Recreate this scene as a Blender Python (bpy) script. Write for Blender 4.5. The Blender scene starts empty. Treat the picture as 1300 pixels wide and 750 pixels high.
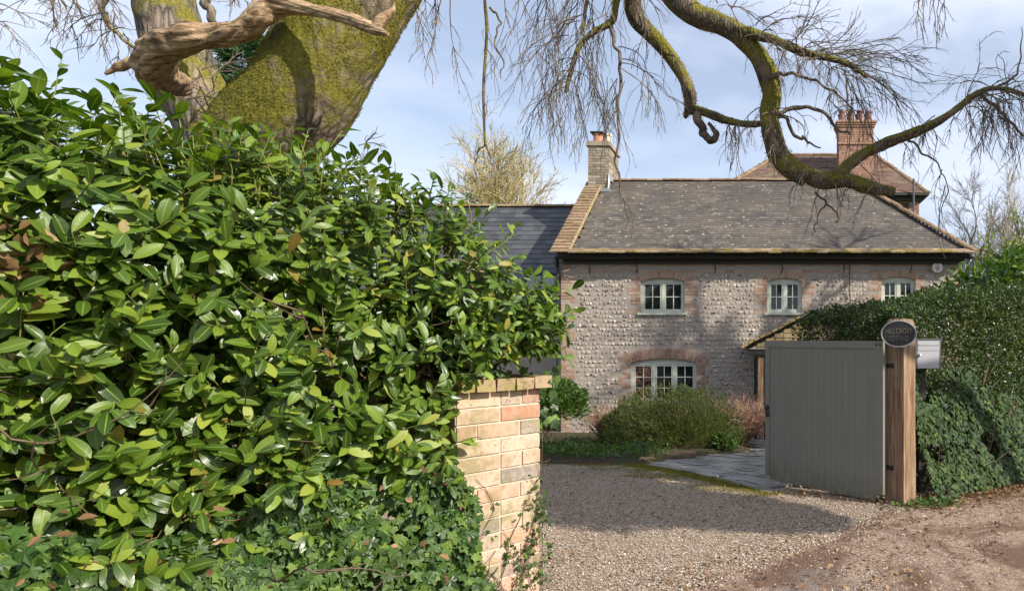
import bpy, math, numpy as np
from mathutils import Vector
rng = np.random.default_rng(11)
R = math.radians
sc = bpy.context.scene
COL = sc.collection
# ------------------------------------------------------------------ camera, light, exposure
CX, CY, FP, CH = 980.0, 430.0, 867.0, 1.55        # principal point (px), focal (px), eye height (m)
cd = bpy.data.cameras.new('camera'); cam = bpy.data.objects.new('camera', cd); COL.objects.link(cam)
cam.location = (0, 0, CH); cam.rotation_euler = (R(90), 0, 0)
cd.sensor_width = 36; cd.lens = FP/1300*36
cd.shift_x = -(CX-650)/1300; cd.shift_y = (CY-375)/1300
cd.clip_start = .05; cd.clip_end = 6000
sc.camera = cam
EL, AZ = 34.0, 30.0                               # sun height; swing from due right towards the viewer
SUN = Vector((math.cos(R(AZ))*math.cos(R(EL)), -math.sin(R(AZ))*math.cos(R(EL)), math.sin(R(EL))))
sd = bpy.data.lights.new('sun', 'SUN'); sd.energy = 5.0; sd.angle = R(.55); sd.color = (1, .93, .82)
so = bpy.data.objects.new('sun', sd); COL.objects.link(so); so.rotation_euler = SUN.to_track_quat('Z', 'Y').to_euler()
so.location = (10, -10, 20)
w = bpy.data.worlds.new('World'); sc.world = w; w.use_nodes = True
nt = w.node_tree; nt.nodes.clear()
def wn(t, **k):
    n = nt.nodes.new(t)
    for a, b in k.items(): setattr(n, a, b)
    return n
sky = wn('ShaderNodeTexSky', sky_type='NISHITA', sun_disc=False, sun_elevation=R(EL), sun_rotation=math.atan2(SUN.x, SUN.y),
         altitude=50, air_density=1.0, dust_density=1.6, ozone_density=1.3)
bg = wn('ShaderNodeBackground'); bg.inputs[1].default_value = .122
tc = wn('ShaderNodeTexCoord'); mp = wn('ShaderNodeMapping'); mp.inputs['Scale'].default_value = (1.0, 1.0, 2.6)
mp.inputs['Location'].default_value = (.35, .2, .1)
n1 = wn('ShaderNodeTexNoise'); n1.inputs['Scale'].default_value = 2.6; n1.inputs['Detail'].default_value = 7; n1.inputs['Roughness'].default_value = .52
cr = wn('ShaderNodeValToRGB'); cr.color_ramp.elements[0].position = .40; cr.color_ramp.elements[0].color = (.34, .34, .34, 1)
cr.color_ramp.elements[1].position = .66; cr.color_ramp.elements[1].color = (.88, .88, .88, 1)
mx = wn('ShaderNodeMix', data_type='RGBA'); mx.inputs[7].default_value = (5.9, 6.4, 7.7, 1)
out = wn('ShaderNodeOutputWorld')
L = nt.links.new
L(tc.outputs['Generated'], mp.inputs[0]); L(mp.outputs[0], n1.inputs[0]); L(n1.outputs[0], cr.inputs[0])
L(cr.outputs[0], mx.inputs[0]); L(sky.outputs[0], mx.inputs[6]); L(mx.outputs[2], bg.inputs[0]); L(bg.outputs[0], out.inputs[0])
sc.view_settings.view_transform = 'Standard'; sc.view_settings.look = 'None'; sc.view_settings.gamma = 1
sc.view_settings.exposure = .45; sc.view_settings.use_curve_mapping = False
try:
    sc.cycles.max_bounces = 7; sc.cycles.transparent_max_bounces = 6; sc.cycles.diffuse_bounces = 3
    sc.cycles.use_denoising = True; sc.cycles.caustics_reflective = False; sc.cycles.caustics_refractive = False
    sc.cycles.sample_clamp_indirect = 4
except Exception: pass

def P(px, py, D): return np.array([(px-CX)/FP*D, D, CH-(py-CY)/FP*D])
def smooth(a, b, x):
    t = np.clip((np.asarray(x, float)-a)/(b-a), 0, 1); return t*t*(3-2*t)
def gz(x, y):
    x = np.asarray(x, float); y = np.asarray(y, float)
    z = -.64*smooth(6.2, 15.5, y)
    z = z + .012*np.sin(x*1.7+y*.9)*np.sin(y*1.3-x*.4)*smooth(40, 10, y)
    return z
def nrm(v): return v/np.maximum(np.linalg.norm(v, axis=-1, keepdims=True), 1e-9)
def lump(p, s=1.0, seed=0):
    x, y, z = p[..., 0]*s+seed, p[..., 1]*s+seed*1.7, p[..., 2]*s-seed*.6
    return (np.sin(x*2.1+1.3*np.sin(y*1.7))+np.sin(y*2.9+1.1*np.sin(z*2.3+.7))+np.sin(z*2.5+1.2*np.sin(x*2.2+2))
            + .5*np.sin(x*5.3+z*4.1)+.5*np.sin(y*6.1-x*3.7))/4

# ------------------------------------------------------------------ material helpers
class Mt:
    def __init__(s, name):
        s.m = bpy.data.materials.new(name); s.m.use_nodes = True; s.t = s.m.node_tree
        s.t.nodes.clear(); s.o = s.n('ShaderNodeOutputMaterial'); s.b = s.n('ShaderNodeBsdfPrincipled')
        s.t.links.new(s.b.outputs[0], s.o.inputs[0]); s.tc = s.n('ShaderNodeTexCoord'); s.co = s.tc.outputs['Object']
    def n(s, t, **k):
        x = s.t.nodes.new(t)
        for a, b in k.items(): setattr(x, a, b)
        return x
    def put(s, sock, v):
        if hasattr(v, 'is_linked') or isinstance(v, bpy.types.NodeSocket): s.t.links.new(v, sock)
        else:
            if isinstance(v, (tuple, list)) and len(v) == 3 and len(sock.default_value) == 4: v = (*v, 1)
            sock.default_value = v
    def mapping(s, scale, rot=(0, 0, 0), src=None):
        x = s.n('ShaderNodeMapping'); s.put(x.inputs[0], src or s.co); x.inputs['Scale'].default_value = scale; x.inputs['Rotation'].default_value = rot
        return x.outputs[0]
    def noise(s, scale, detail=4, rough=.55, vec=None, dist=0):
        x = s.n('ShaderNodeTexNoise'); s.put(x.inputs[0], vec or s.co); x.inputs['Scale'].default_value = scale
        x.inputs['Detail'].default_value = detail; x.inputs['Roughness'].default_value = rough; x.inputs['Distortion'].default_value = dist
        return x.outputs[0]
    def vor(s, scale, out='Distance', vec=None, feature='F1'):
        x = s.n('ShaderNodeTexVoronoi', feature=feature); s.put(x.inputs[0], vec or s.co); x.inputs['Scale'].default_value = scale
        return x.outputs[out]
    def ramp(s, fac, stops, interp='LINEAR'):
        x = s.n('ShaderNodeValToRGB'); s.put(x.inputs[0], fac); r = x.color_ramp; r.interpolation = interp
        while len(r.elements) < len(stops): r.elements.new(.5)
        for e, (p, c) in zip(r.elements, stops):
            e.position = p; e.color = (c, c, c, 1) if isinstance(c, (int, float)) else (*c, 1)
        return x.outputs[0]
    def mix(s, fac, a, b, mode='MIX'):
        x = s.n('ShaderNodeMix', data_type='RGBA', blend_type=mode); s.put(x.inputs[0], fac); s.put(x.inputs[6], a); s.put(x.inputs[7], b)
        return x.outputs[2]
    def math(s, op, a, b=0., c=None):
        x = s.n('ShaderNodeMath', operation=op); s.put(x.inputs[0], a); s.put(x.inputs[1], b)
        if c is not None: s.put(x.inputs[2], c)
        return x.outputs[0]
    def rnd(s): return s.n('ShaderNodeNewGeometry').outputs['Random Per Island']
    def normal_z(s):
        x = s.n('ShaderNodeSeparateXYZ'); s.put(x.inputs[0], s.n('ShaderNodeNewGeometry').outputs['Normal']); return x.outputs[2]
    def sep(s, v, i):
        x = s.n('ShaderNodeSeparateXYZ'); s.put(x.inputs[0], v); return x.outputs[i]
    def bump(s, h, strength=.5, dist=.01, prev=None):
        x = s.n('ShaderNodeBump'); s.put(x.inputs['Height'], h); x.inputs['Strength'].default_value = strength; x.inputs['Distance'].default_value = dist
        if prev is not None: s.put(x.inputs['Normal'], prev)
        return x.outputs[0]
    def fin(s, col, rough=.8, normal=None, spec=.4, metal=0, trans=0, tcol=None):
        s.put(s.b.inputs['Base Color'], col); s.put(s.b.inputs['Roughness'], rough)
        s.b.inputs['Specular IOR Level'].default_value = spec; s.b.inputs['Metallic'].default_value = metal
        if normal is not None: s.put(s.b.inputs['Normal'], normal)
        if trans:
            t = s.n('ShaderNodeBsdfTranslucent'); s.put(t.inputs[0], tcol if tcol is not None else col)
            x = s.n('ShaderNodeMixShader'); x.inputs[0].default_value = trans
            s.t.links.new(s.b.outputs[0], x.inputs[1]); s.t.links.new(t.outputs[0], x.inputs[2]); s.t.links.new(x.outputs[0], s.o.inputs[0])
        return s.m

def leaf_mat(name, stops, rough=.35, trans=.28, rib=None, spec=.5, brightt=1.6):
    m = Mt(name); r = m.rnd(); c = m.ramp(r, stops)
    big = m.noise(1.3, 2); c = m.mix(m.ramp(big, [(.35, 0.), (.7, .45)]), c, m.mix(.5, c, (.10, .13, .02)))
    bl = m.noise(60, 3); c = m.mix(m.ramp(bl, [(.62, 0.), (.75, .25)]), c, (.16, .17, .04))
    if rib:
        u = m.sep(m.tc.outputs['UV'], 0); a = m.math('ABSOLUTE', m.math('SUBTRACT', u, .5))
        c = m.mix(m.ramp(a, [(0., .75), (.035, .6), (.06, 0.)]), c, rib)
        v = m.sep(m.tc.outputs['UV'], 1)
        st = m.math('SINE', m.math('MULTIPLY', m.math('SUBTRACT', v, a), 75.))
        nb = m.bump(m.math('ADD', m.math('MULTIPLY', st, .3), m.ramp(a, [(0., 0.), (.08, 1.)])), .25, .003)
    else: nb = m.bump(m.noise(40, 2), .15, .004)
    tc_ = m.mix(1., c, (1.9, 2.1, .6), 'MULTIPLY')
    rr = m.math('ADD', m.math('MULTIPLY', m.rnd(), .25), rough-.1)
    return m.fin(c, rr, nb, spec, trans=trans, tcol=tc_)

M = {}
M['laurel'] = leaf_mat('laurel leaf', [(0, (.024, .058, .006)), (.4, (.054, .106, .010)), (.68, (.10, .17, .015)), (.92, (.20, .28, .028)), (.99, (.30, .33, .05)), (1., (.25, .14, .03))], .28, .24, rib=(.22, .30, .07))
M['laurel_dark'] = leaf_mat('dark evergreen leaf', [(0, (.022, .055, .010)), (.6, (.05, .11, .018)), (1., (.12, .20, .03))], .38, .25, rib=(.12, .2, .05))
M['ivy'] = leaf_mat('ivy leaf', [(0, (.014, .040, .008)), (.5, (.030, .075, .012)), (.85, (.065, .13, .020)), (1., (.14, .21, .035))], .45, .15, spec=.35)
M['ivyblue'] = leaf_mat('blue green ivy leaf', [(0, (.012, .030, .010)), (.5, (.025, .056, .018)), (.85, (.050, .092, .026)), (1., (.10, .14, .035))], .55, .12, spec=.25)  # darker, less glossy ivy for the foot of the right hedge
M['box'] = leaf_mat('clipped hedge leaf', [(0, (.010, .026, .006)), (.5, (.022, .050, .010)), (.85, (.048, .085, .016)), (.96, (.14, .17, .035)), (1., (.20, .11, .04))], .42, .22)
M['shrub'] = leaf_mat('soft shrub leaf', [(0, (.022, .036, .009)), (.4, (.050, .075, .016)), (.78, (.095, .125, .028)), (.94, (.20, .21, .055)), (1., (.20, .12, .05))], .55, .3)
M['herb'] = leaf_mat('herb leaf', [(0, (.025, .06, .012)), (.5, (.045, .10, .018)), (.9, (.085, .16, .03)), (1., (.17, .22, .05))], .5, .3)
M['conifer'] = leaf_mat('conifer spray', [(0, (.015, .05, .018)), (.6, (.03, .09, .03)), (1., (.07, .14, .04))], .5, .15)
M['spring'] = leaf_mat('young leaf', [(0, (.12, .16, .025)), (.6, (.19, .24, .035)), (1., (.30, .32, .06))], .55, .35)
M['dead'] = leaf_mat('dead leaf', [(0, (.07, .035, .02)), (.5, (.17, .085, .045)), (.85, (.30, .16, .09)), (1., (.42, .28, .17))], .75, .1, spec=.2)
M['mossleaf'] = leaf_mat('moss', [(0, (.095, .09, .020)), (.5, (.185, .175, .034)), (.85, (.28, .255, .05)), (1., (.28, .19, .09))], .85, .2, spec=.1)

def twig_mat(name, c0, c1, rough=.8):
    m = Mt(name); return m.fin(m.mix(m.ramp(m.noise(9, 4), [(.35, 0.), (.65, 1.)]), c0, c1), rough, m.bump(m.noise(90, 3), .3, .003), .25)
M['twig'] = twig_mat('twig bark', (.07, .052, .04), (.23, .185, .14))
M['twiggrey'] = twig_mat('grey twig bark', (.17, .145, .13), (.30, .27, .25))
M['twigpale'] = twig_mat('pale twig bark', (.30, .25, .18), (.44, .38, .28))
M['twiggold'] = twig_mat('golden twig bark', (.30, .24, .11), (.52, .44, .22))
M['twigred'] = twig_mat('reddish twig', (.20, .11, .07), (.38, .24, .17))
M['stem'] = twig_mat('hedge stem', (.075, .052, .035), (.19, .135, .09))
M['greenstem'] = twig_mat('green stem', (.16, .14, .05), (.20, .24, .06))

def bark(name, moss=.7, c0=(.07, .052, .04), c1=(.30, .245, .185), ridges=14):
    m = Mt(name); v = m.mapping((ridges, ridges, ridges*.14)); a = m.vor(1.0, vec=v, feature='DISTANCE_TO_EDGE'); n = m.noise(7, 6, .65)
    base = m.mix(m.ramp(m.math('ADD', a, m.math('MULTIPLY', m.noise(30, 4, .7), .25)), [(.1, 0.), (.42, 1.)]), c0, c1)
    base = m.mix(m.ramp(m.noise(3, 4), [(.5, 0.), (.66, .55)]), base, (.42, .30, .22))
    mc = m.mix(m.ramp(m.noise(55, 3), [(.3, 0.), (.7, 1.)]), (.10, .095, .018), (.27, .24, .045))
    z = m.normal_z()
    f = m.math('ADD', m.math('MULTIPLY', z, .16), m.noise(2.4, 6, .68))
    f = m.ramp(f, [(.62-.27*moss, 0.), (.70-.24*moss, 1.)])
    c = m.mix(f, base, mc)
    h = m.math('ADD', m.math('MULTIPLY', a, .8), m.math('MULTIPLY', m.noise(50, 5, .7), .5))
    return m.fin(c, .95, m.bump(h, .9, .035, m.bump(n, .5, .05)), .12)
M['bark_moss'] = bark('mossy bark', .97); M['bark'] = bark('ridged bark', .5, (.06, .048, .038), (.27, .235, .19), 22)
M['bark_bough'] = bark('mossy bough bark', .62, (.05, .04, .03), (.19, .155, .115), 34)
m = Mt('weathered dead wood'); v = m.mapping((3.0, 22, 22), (0, .35, .1)); g = m.noise(1.4, 8, .65, v, .6)
c = m.ramp(g, [(.34, (.05, .028, .015)), (.44, (.26, .16, .085)), (.56, (.45, .31, .185)), (.78, (.64, .51, .36))])
c = m.mix(m.ramp(m.noise(3.3, 5, .6), [(.56, 0.), (.68, .75)]), c, (.10, .06, .035))
M['deadwood'] = m.fin(c, .8, m.bump(g, .9, .02, m.bump(m.noise(9, 4), .6, .04)), .3)

# ground materials
m = Mt('gravel'); cell = m.vor(85, 'Color'); d = m.vor(85); rr = m.sep(cell, 0)
c = m.ramp(rr, [(0, (.15, .105, .075)), (.3, (.27, .20, .14)), (.6, (.40, .31, .22)), (.85, (.50, .41, .31)), (1., (.62, .55, .47))])
c = m.mix(m.ramp(d, [(.45, 0.), (.85, .35)]), c, (.13, .095, .07))
mo = m.math('MULTIPLY', m.ramp(m.noise(1.1, 5, .6), [(.48, 0.), (.62, 1.)]), m.ramp(m.sep(m.co, 1), [(0., 0.), (.0, 0.), (1., 1.)]))
yy = m.sep(m.n('ShaderNodeNewGeometry').outputs['Position'], 1); far = m.ramp(m.math('DIVIDE', yy, 20.), [(.38, 0.), (.47, 1.)])
c = m.mix(m.math('MULTIPLY', far, m.ramp(m.noise(1.6, 5, .6), [(.42, 0.), (.62, .8)])), c, (.10, .13, .04))
c = m.mix(m.ramp(m.noise(.8, 6, .65), [(.55, 0.), (.75, .35)]), c, (.20, .13, .085))
M['gravel'] = m.fin(c, .9, m.bump(m.ramp(d, [(0., 1.), (.9, 0.)]), 1., .012), .25)
m = Mt('worn lane'); cell = m.vor(110, 'Color'); d = m.vor(110); rr = m.sep(cell, 0)
c = m.ramp(rr, [(0, (.16, .105, .08)), (.4, (.28, .195, .14)), (.8, (.41, .30, .215)), (1., (.56, .46, .37))])
c = m.mix(m.ramp(m.noise(1.0, 7, .7, None, .8), [(.44, 0.), (.56, .9)]), c, (.135, .078, .05))
c = m.mix(m.ramp(m.noise(.7, 5, .6, m.mapping((1, 1, 1), (0, 0, 1))), [(.58, 0.), (.7, .65)]), c, (.23, .21, .195))
M['lane'] = m.fin(c, .9, m.bump(m.ramp(d, [(0., 1.), (.9, 0.)]), .9, .008, m.bump(m.noise(6, 5), .5, .03)), .25)
m = Mt('pebble'); c = m.ramp(m.rnd(), [(0, (.13, .09, .065)), (.25, (.28, .195, .13)), (.5, (.39, .30, .22)), (.75, (.46, .375, .295)), (.93, (.56, .49, .42)), (1., (.70, .66, .61))])
M['pebble'] = m.fin(c, .75, m.bump(m.noise(80, 3), .3, .003), .3)
m = Mt('soil'); c = m.ramp(m.noise(14, 6, .7), [(.3, (.035, .025, .018)), (.6, (.10, .07, .045)), (.8, (.17, .11, .07))])
c = m.mix(m.ramp(m.noise(2.3, 4), [(.5, 0.), (.6, .6)]), c, (.05, .08, .02))
M['soil'] = m.fin(c, .95, m.bump(m.noise(30, 6, .7), 1., .04), .15)
m = Mt('meadow'); c = m.ramp(m.noise(3, 6, .7), [(.3, (.05, .08, .02)), (.7, (.11, .15, .04))])
M['meadow'] = m.fin(c, .95, m.bump(m.noise(30, 6, .7), 1., .05), .15)
m = Mt('paving slab'); c = m.ramp(m.rnd(), [(0, (.13, .125, .115)), (.5, (.20, .19, .175)), (1., (.29, .275, .245))])
c = m.mix(m.ramp(m.noise(8, 6, .7), [(.35, 0.), (.7, .7)]), c, (.27, .255, .23)); c = m.mix(m.ramp(m.noise(4, 5, .6), [(.6, 0.), (.72, .7)]), c, (.11, .13, .05))
M['slab'] = m.fin(c, .6, m.bump(m.noise(20, 6, .7), .5, .015), .4)

# masonry
m = Mt('flint'); r = m.rnd(); c = m.ramp(r, [(0, (.15, .13, .12)), (.10, (.27, .23, .205)), (.22, (.35, .295, .25)), (.6, (.43, .36, .30)), (.85, (.49, .415, .345)), (1., (.56, .49, .42))])
c = m.mix(m.ramp(m.noise(22, 4, .6), [(.5, 0.), (.66, .35)]), c, (.21, .185, .17))
M['flint'] = m.fin(c, .7, m.bump(m.noise(30, 4), .5, .02), .4)
m = Mt('lime mortar'); c = m.ramp(m.noise(9, 6, .7), [(.3, (.29, .25, .215)), (.7, (.41, .36, .31))])
c = m.mix(m.ramp(m.noise(.9, 5, .6), [(.5, 0.), (.7, .5)]), c, (.28, .26, .23))
M['mortar'] = m.fin(c, .95, m.bump(m.noise(60, 5, .7), .8, .012), .15)
def brick_mat(name, stops, moss=0., dirt=.5, bs=.4):
    m = Mt(name); c = m.ramp(m.rnd(), stops); c = m.mix(m.ramp(m.noise(26, 5, .7), [(.4, 0.), (.75, .5)]), c, (.62, .50, .38))
    c = m.mix(m.ramp(m.noise(60, 4, .7), [(.58, 0.), (.68, dirt)]), c, (.10, .07, .05))
    if moss: c = m.mix(m.math('MULTIPLY', m.ramp(m.noise(5, 6, .65), [(.47, 0.), (.60, 1.)]), moss), c, (.24, .21, .10))
    return m.fin(c, .9, m.bump(m.noise(70, 6, .75), bs, .006), .2)
M['pierbrick'] = brick_mat('pale worn brick', [(0, (.50, .27, .185)), (.25, (.55, .345, .25)), (.5, (.57, .40, .30)), (.66, (.50, .37, .25)), (.78, (.36, .29, .225)), (.88, (.22, .19, .17)), (.96, (.50, .24, .16)), (1., (.42, .13, .07))], .8, .8)
M['redbrick'] = brick_mat('old red brick', [(0, (.20, .10, .075)), (.5, (.28, .155, .11)), (.8, (.34, .22, .155)), (1., (.20, .14, .12))])
M['buffbrick'] = brick_mat('mixed buff brick', [(0, (.29, .155, .11)), (.5, (.37, .23, .165)), (.8, (.44, .33, .24)), (1., (.26, .19, .155))])
M['chimbrick'] = brick_mat('sooty pale brick', [(0, (.13, .105, .085)), (.5, (.25, .21, .165)), (1., (.42, .36, .29))], .3)
M['oldbrick'] = brick_mat('dark red brick', [(0, (.22, .095, .07)), (.5, (.31, .15, .10)), (1., (.38, .22, .15))])
M['shadebrick'] = brick_mat('shade darkened mossy brick', [(0, (.06, .04, .03)), (.5, (.09, .06, .045)), (1., (.06, .06, .035))], .7)  # browns darkened to paint in the shaded hollow under the hedge
M['pmortar'] = Mt('pier mortar'); _m = M['pmortar']; M['pmortar'] = _m.fin(_m.ramp(_m.noise(20, 5, .7), [(.3, (.46, .38, .28)), (.7, (.62, .54, .42))]), .95, _m.bump(_m.noise(90, 4), .6, .006), .15)
m = Mt('mossy coping stone'); c = m.mix(m.ramp(m.noise(7, 6, .65), [(.45, 0.), (.62, 1.)]), (.40, .29, .18), (.27, .23, .07)); c = m.mix(m.ramp(m.noise(25, 5), [(.55, 0.), (.7, .7)]), c, (.12, .08, .05))
M['coping'] = m.fin(c, .95, m.bump(m.noise(40, 6, .7), .8, .015), .2)
m = Mt('weathered slate'); c = m.ramp(m.rnd(), [(0, (.066, .060, .055)), (.4, (.088, .078, .070)), (.8, (.102, .09, .08)), (1., (.135, .12, .105))])
c = m.mix(m.ramp(m.noise(1.2, 5, .6), [(.45, 0.), (.7, .55)]), c, (.17, .13, .095))
c = m.mix(m.ramp(m.noise(7, 6, .7), [(.55, 0.), (.68, .65)]), c, (.31, .285, .21)); c = m.mix(m.ramp(m.vor(3.7), [(.07, .8), (.14, 0.)]), c, (.45, .42, .35))
c = m.mix(m.ramp(m.noise(40, 3, .7), [(.60, 0.), (.70, .6)]), c, (.34, .31, .23)); c = m.mix(m.ramp(m.noise(.55, 5, .6), [(.48, 0.), (.66, .6)]), c, (.075, .068, .066))
M['slate'] = m.fin(c, .85, m.bump(m.noise(35, 5, .7), .25, .006), .2)
m = Mt('blue black slate'); c = m.ramp(m.rnd(), [(0, (.045, .047, .052)), (.5, (.06, .063, .070)), (1., (.085, .088, .095))])
M['newslate'] = m.fin(c, .55, m.bump(m.noise(35, 5, .7), .3, .006), .4)
m = Mt('mossy stone tile'); c = m.ramp(m.rnd(), [(0, (.20, .14, .09)), (.5, (.34, .24, .15)), (1., (.46, .36, .25))])
c = m.mix(m.ramp(m.noise(6, 6, .65), [(.46, 0.), (.6, .9)]), c, (.27, .22, .04)); c = m.mix(m.ramp(m.noise(17, 4), [(.6, 0.), (.7, .8)]), c, (.06, .05, .035))
M['mosstile'] = m.fin(c, .95, m.bump(m.noise(25, 6, .7), 1., .03), .15)
m = Mt('lichened clay tile'); c = m.ramp(m.rnd(), [(0, (.20, .12, .08)), (.5, (.26, .165, .11)), (1., (.33, .225, .155))])
c = m.mix(m.ramp(m.noise(9, 6, .65), [(.46, 0.), (.60, .85)]), c, (.30, .235, .12)); c = m.mix(m.ramp(m.noise(13, 5, .7), [(.52, 0.), (.66, .75)]), c, (.08, .06, .045))
M['claytile'] = m.fin(c, .9, m.bump(m.noise(30, 6, .7), .8, .02), .15)
m = Mt('red plain tile'); c = m.ramp(m.rnd(), [(0, (.13, .075, .06)), (.5, (.17, .105, .082)), (1., (.22, .145, .11))])
c = m.mix(m.ramp(m.noise(1.5, 6, .65), [(.5, 0.), (.65, .6)]), c, (.22, .20, .12))
M['redtile'] = m.fin(c, .85, m.bump(m.noise(30, 4), .5, .02), .2)

def plain(name, col, rough=.5, bs=.1, spec=.4, metal=0, var=.12, scale=8):
    m = Mt(name); d = tuple(x*(1-var*2) for x in col); c = m.mix(m.ramp(m.noise(scale, 5, .65), [(.3, 0.), (.7, 1.)]), d, col)
    return m.fin(c, rough, m.bump(m.noise(50, 4), bs, .004), spec, metal)
M['frame'] = plain('sage painted timber', (.58, .61, .52), .45, .1)
M['gatepaint'] = None
m = Mt('grey green painted boards'); n = m.noise(3, 5, .6, m.mapping((2, 2, .4))); c = m.ramp(n, [(.3, (.190, .185, .155)), (.7, (.212, .206, .172))])
c = m.mix(m.ramp(m.noise(30, 5, .7), [(.66, 0.), (.72, .35)]), c, (.10, .09, .07)); zz = m.sep(m.co, 2)
c = m.mix(m.math('MULTIPLY', m.ramp(zz, [(0., 1.), (.30, 0.)]), m.ramp(m.noise(14, 6, .75), [(.35, 0.), (.62, 1.)])), c, (.13, .11, .06)); c = m.mix(m.ramp(m.noise(4, 6, .7, m.mapping((5, 5, .35))), [(.56, 0.), (.70, .35)]), c, (.15, .16, .12))
M['gatepaint'] = m.fin(c, .6, m.bump(m.noise(9, 5, .6, m.mapping((14, 14, .6))), .03, .001), .3)
M['black'] = plain('black iron', (.02, .02, .022), .45, .2)
M['dark'] = plain('dark timber', (.045, .04, .035), .7, .3)
M['room'] = plain('dark room', (.03, .028, .025), .9)
M['terracotta'] = plain('terracotta pot', (.55, .24, .14), .8, .3); M['palepot'] = plain('cream clay pot', (.66, .58, .46), .8, .3)
M['redpot'] = plain('dusky red pot', (.30, .14, .11), .8, .3)
M['lead'] = plain('lead flashing', (.30, .31, .33), .5, .3, metal=.2); M['boxmetal'] = plain('brushed grey metal', (.36, .355, .385), .5, .1, metal=.1, var=.06)
M['boxside'] = plain('slate grey metal', (.10, .10, .115), .45, .1); M['white'] = plain('white plastic', (.74, .76, .76), .4, .05); M['pink'] = plain('faded red print', (.62, .30, .33), .5)
M['plaque'] = plain('black slate plaque', (.030, .030, .034), .45, .3, var=.3, scale=30); M['plaquerim'] = plain('pale plaque rim', (.42, .41, .40), .4)
M['plaquetext'] = plain('dull gold lettering', (.17, .145, .10), .5)
m = Mt('window glass'); M['glass'] = m.fin((.012, .015, .016), m.ramp(m.noise(3, 2), [(.3, .03), (.7, .06)]), m.bump(m.noise(2.2, 2), .10, .02), .6)
m = Mt('sky lit glass'); M['skyglass'] = m.fin((.16, .17, .19), .06, None, 1.)  # pale base colour stands in for reflected sky
m = Mt('painted reddish reflection'); c = m.ramp(m.noise(9, 4), [(.42, (.03, .02, .018)), (.6, (.22, .11, .08))]); M['reflectpane'] = m.fin(c, .12, None, .5)  # mottled red brown painted on the pane stands in for a reflection
m = Mt('oak'); v = m.mapping((16, 16, 1.3)); g = m.noise(1.6, 8, .65, v, .5)
c = m.ramp(g, [(.28, (.085, .05, .03)), (.48, (.22, .135, .08)), (.72, (.38, .265, .17))]); c = m.mix(m.ramp(m.vor(3.2, vec=m.mapping((9, 9, 1.2))), [(.03, .75), (.10, 0.)]), c, (.09, .05, .025))
c = m.mix(m.ramp(m.noise(3, 5, .6, m.mapping((10, 10, .5)), 1.), [(.54, 0.), (.60, .85)]), c, (.10, .06, .035)); c = m.mix(m.ramp(m.noise(1.4, 3), [(.45, 0.), (.7, .5)]), c, (.32, .27, .20))
M['oak'] = m.fin(c, .85, m.bump(g, 1., .02), .2)

# ------------------------------------------------------------------ mesh builder
class MB:
    def __init__(s): s.V = []; s.L = []; s.T = []; s.U = []; s.n = 0; s.hasuv = False
    def raw(s, V, loops, tot, uv=None):
        V = np.asarray(V, float).reshape(-1, 3); s.V.append(V); s.L.append(np.asarray(loops, np.int64)+s.n); s.T.append(np.asarray(tot, np.int64))
        if uv is not None: s.hasuv = True; s.U.append(np.asarray(uv, float))
        else: s.U.append(np.zeros((len(loops), 2)))
        s.n += len(V); return s
    def faces(s, V, F): return s.raw(V, [i for f in F for i in f], [len(f) for f in F])
    def inst(s, tmpl, Mx, T, extra=None):
        tv, tl, tt, tuv = tmpl; n = len(T)
        if n == 0: return s
        V = np.einsum('nij,kj->nki', Mx, tv)+T[:, None, :]
        if extra is not None: V = V+extra
        k = len(tv); lo = (tl[None, :]+(np.arange(n)*k)[:, None]).ravel()
        return s.raw(V.reshape(-1, 3), lo, np.tile(tt, n), np.tile(tuv, (n, 1)) if tuv is not None else None)
    def box(s, c, size, U=(1, 0, 0), V=(0, 1, 0), W=(0, 0, 1)):
        Mx = np.stack([np.array(U)*size[0], np.array(V)*size[1], np.array(W)*size[2]], 1)
        return s.inst(CUBE, Mx[None], np.array([c], float))
    def bx(s, a, b):
        a = np.array(a, float); b = np.array(b, float); return s.box((a+b)/2, b-a)
    def build(s, name, mat, parent=None, smooth=False, org=None):
        V = np.concatenate(s.V); Lp = np.concatenate(s.L); T = np.concatenate(s.T)
        if parent is not None: o3 = np.array(parent.get('_o', (0, 0, 0)), float)
        elif org is not None: o3 = np.array(org, float)
        else: o3 = np.array([V[:, 0].mean(), V[:, 1].mean(), V[:, 2].min()])
        me = bpy.data.meshes.new(name); me.vertices.add(len(V)); me.vertices.foreach_set('co', (V-o3).astype(np.float32).ravel())
        me.loops.add(len(Lp)); me.loops.foreach_set('vertex_index', Lp.astype(np.int32))
        me.polygons.add(len(T)); st = np.concatenate([[0], np.cumsum(T)[:-1]]); me.polygons.foreach_set('loop_start', st.astype(np.int32))
        me.polygons.foreach_set('loop_total', T.astype(np.int32))
        if s.hasuv:
            uv = me.uv_layers.new(name='UVMap'); uv.data.foreach_set('uv', np.concatenate(s.U).astype(np.float32).ravel())
        me.update(calc_edges=True); me.validate()
        me.polygons.foreach_set('use_smooth', np.full(len(me.polygons), bool(smooth)))
        me.materials.append(M[mat] if isinstance(mat, str) else mat)
        o = bpy.data.objects.new(name, me); COL.objects.link(o)
        if parent is not None: o.parent = parent
        else: o.location = o3
        o['_o'] = [float(x) for x in o3]
        return o
def tmpl(V, F, uv=None):
    V = np.array(V, float); l = np.array([i for f in F for i in f]); t = np.array([len(f) for f in F])
    return (V, l, t, np.array(uv, float)[l] if uv is not None else None)
CUBE = tmpl([(x, y, z) for x in (-.5, .5) for y in (-.5, .5) for z in (-.5, .5)], [(0, 1, 3, 2), (4, 6, 7, 5), (0, 4, 5, 1), (2, 3, 7, 6), (0, 2, 6, 4), (1, 5, 7, 3)])
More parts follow.
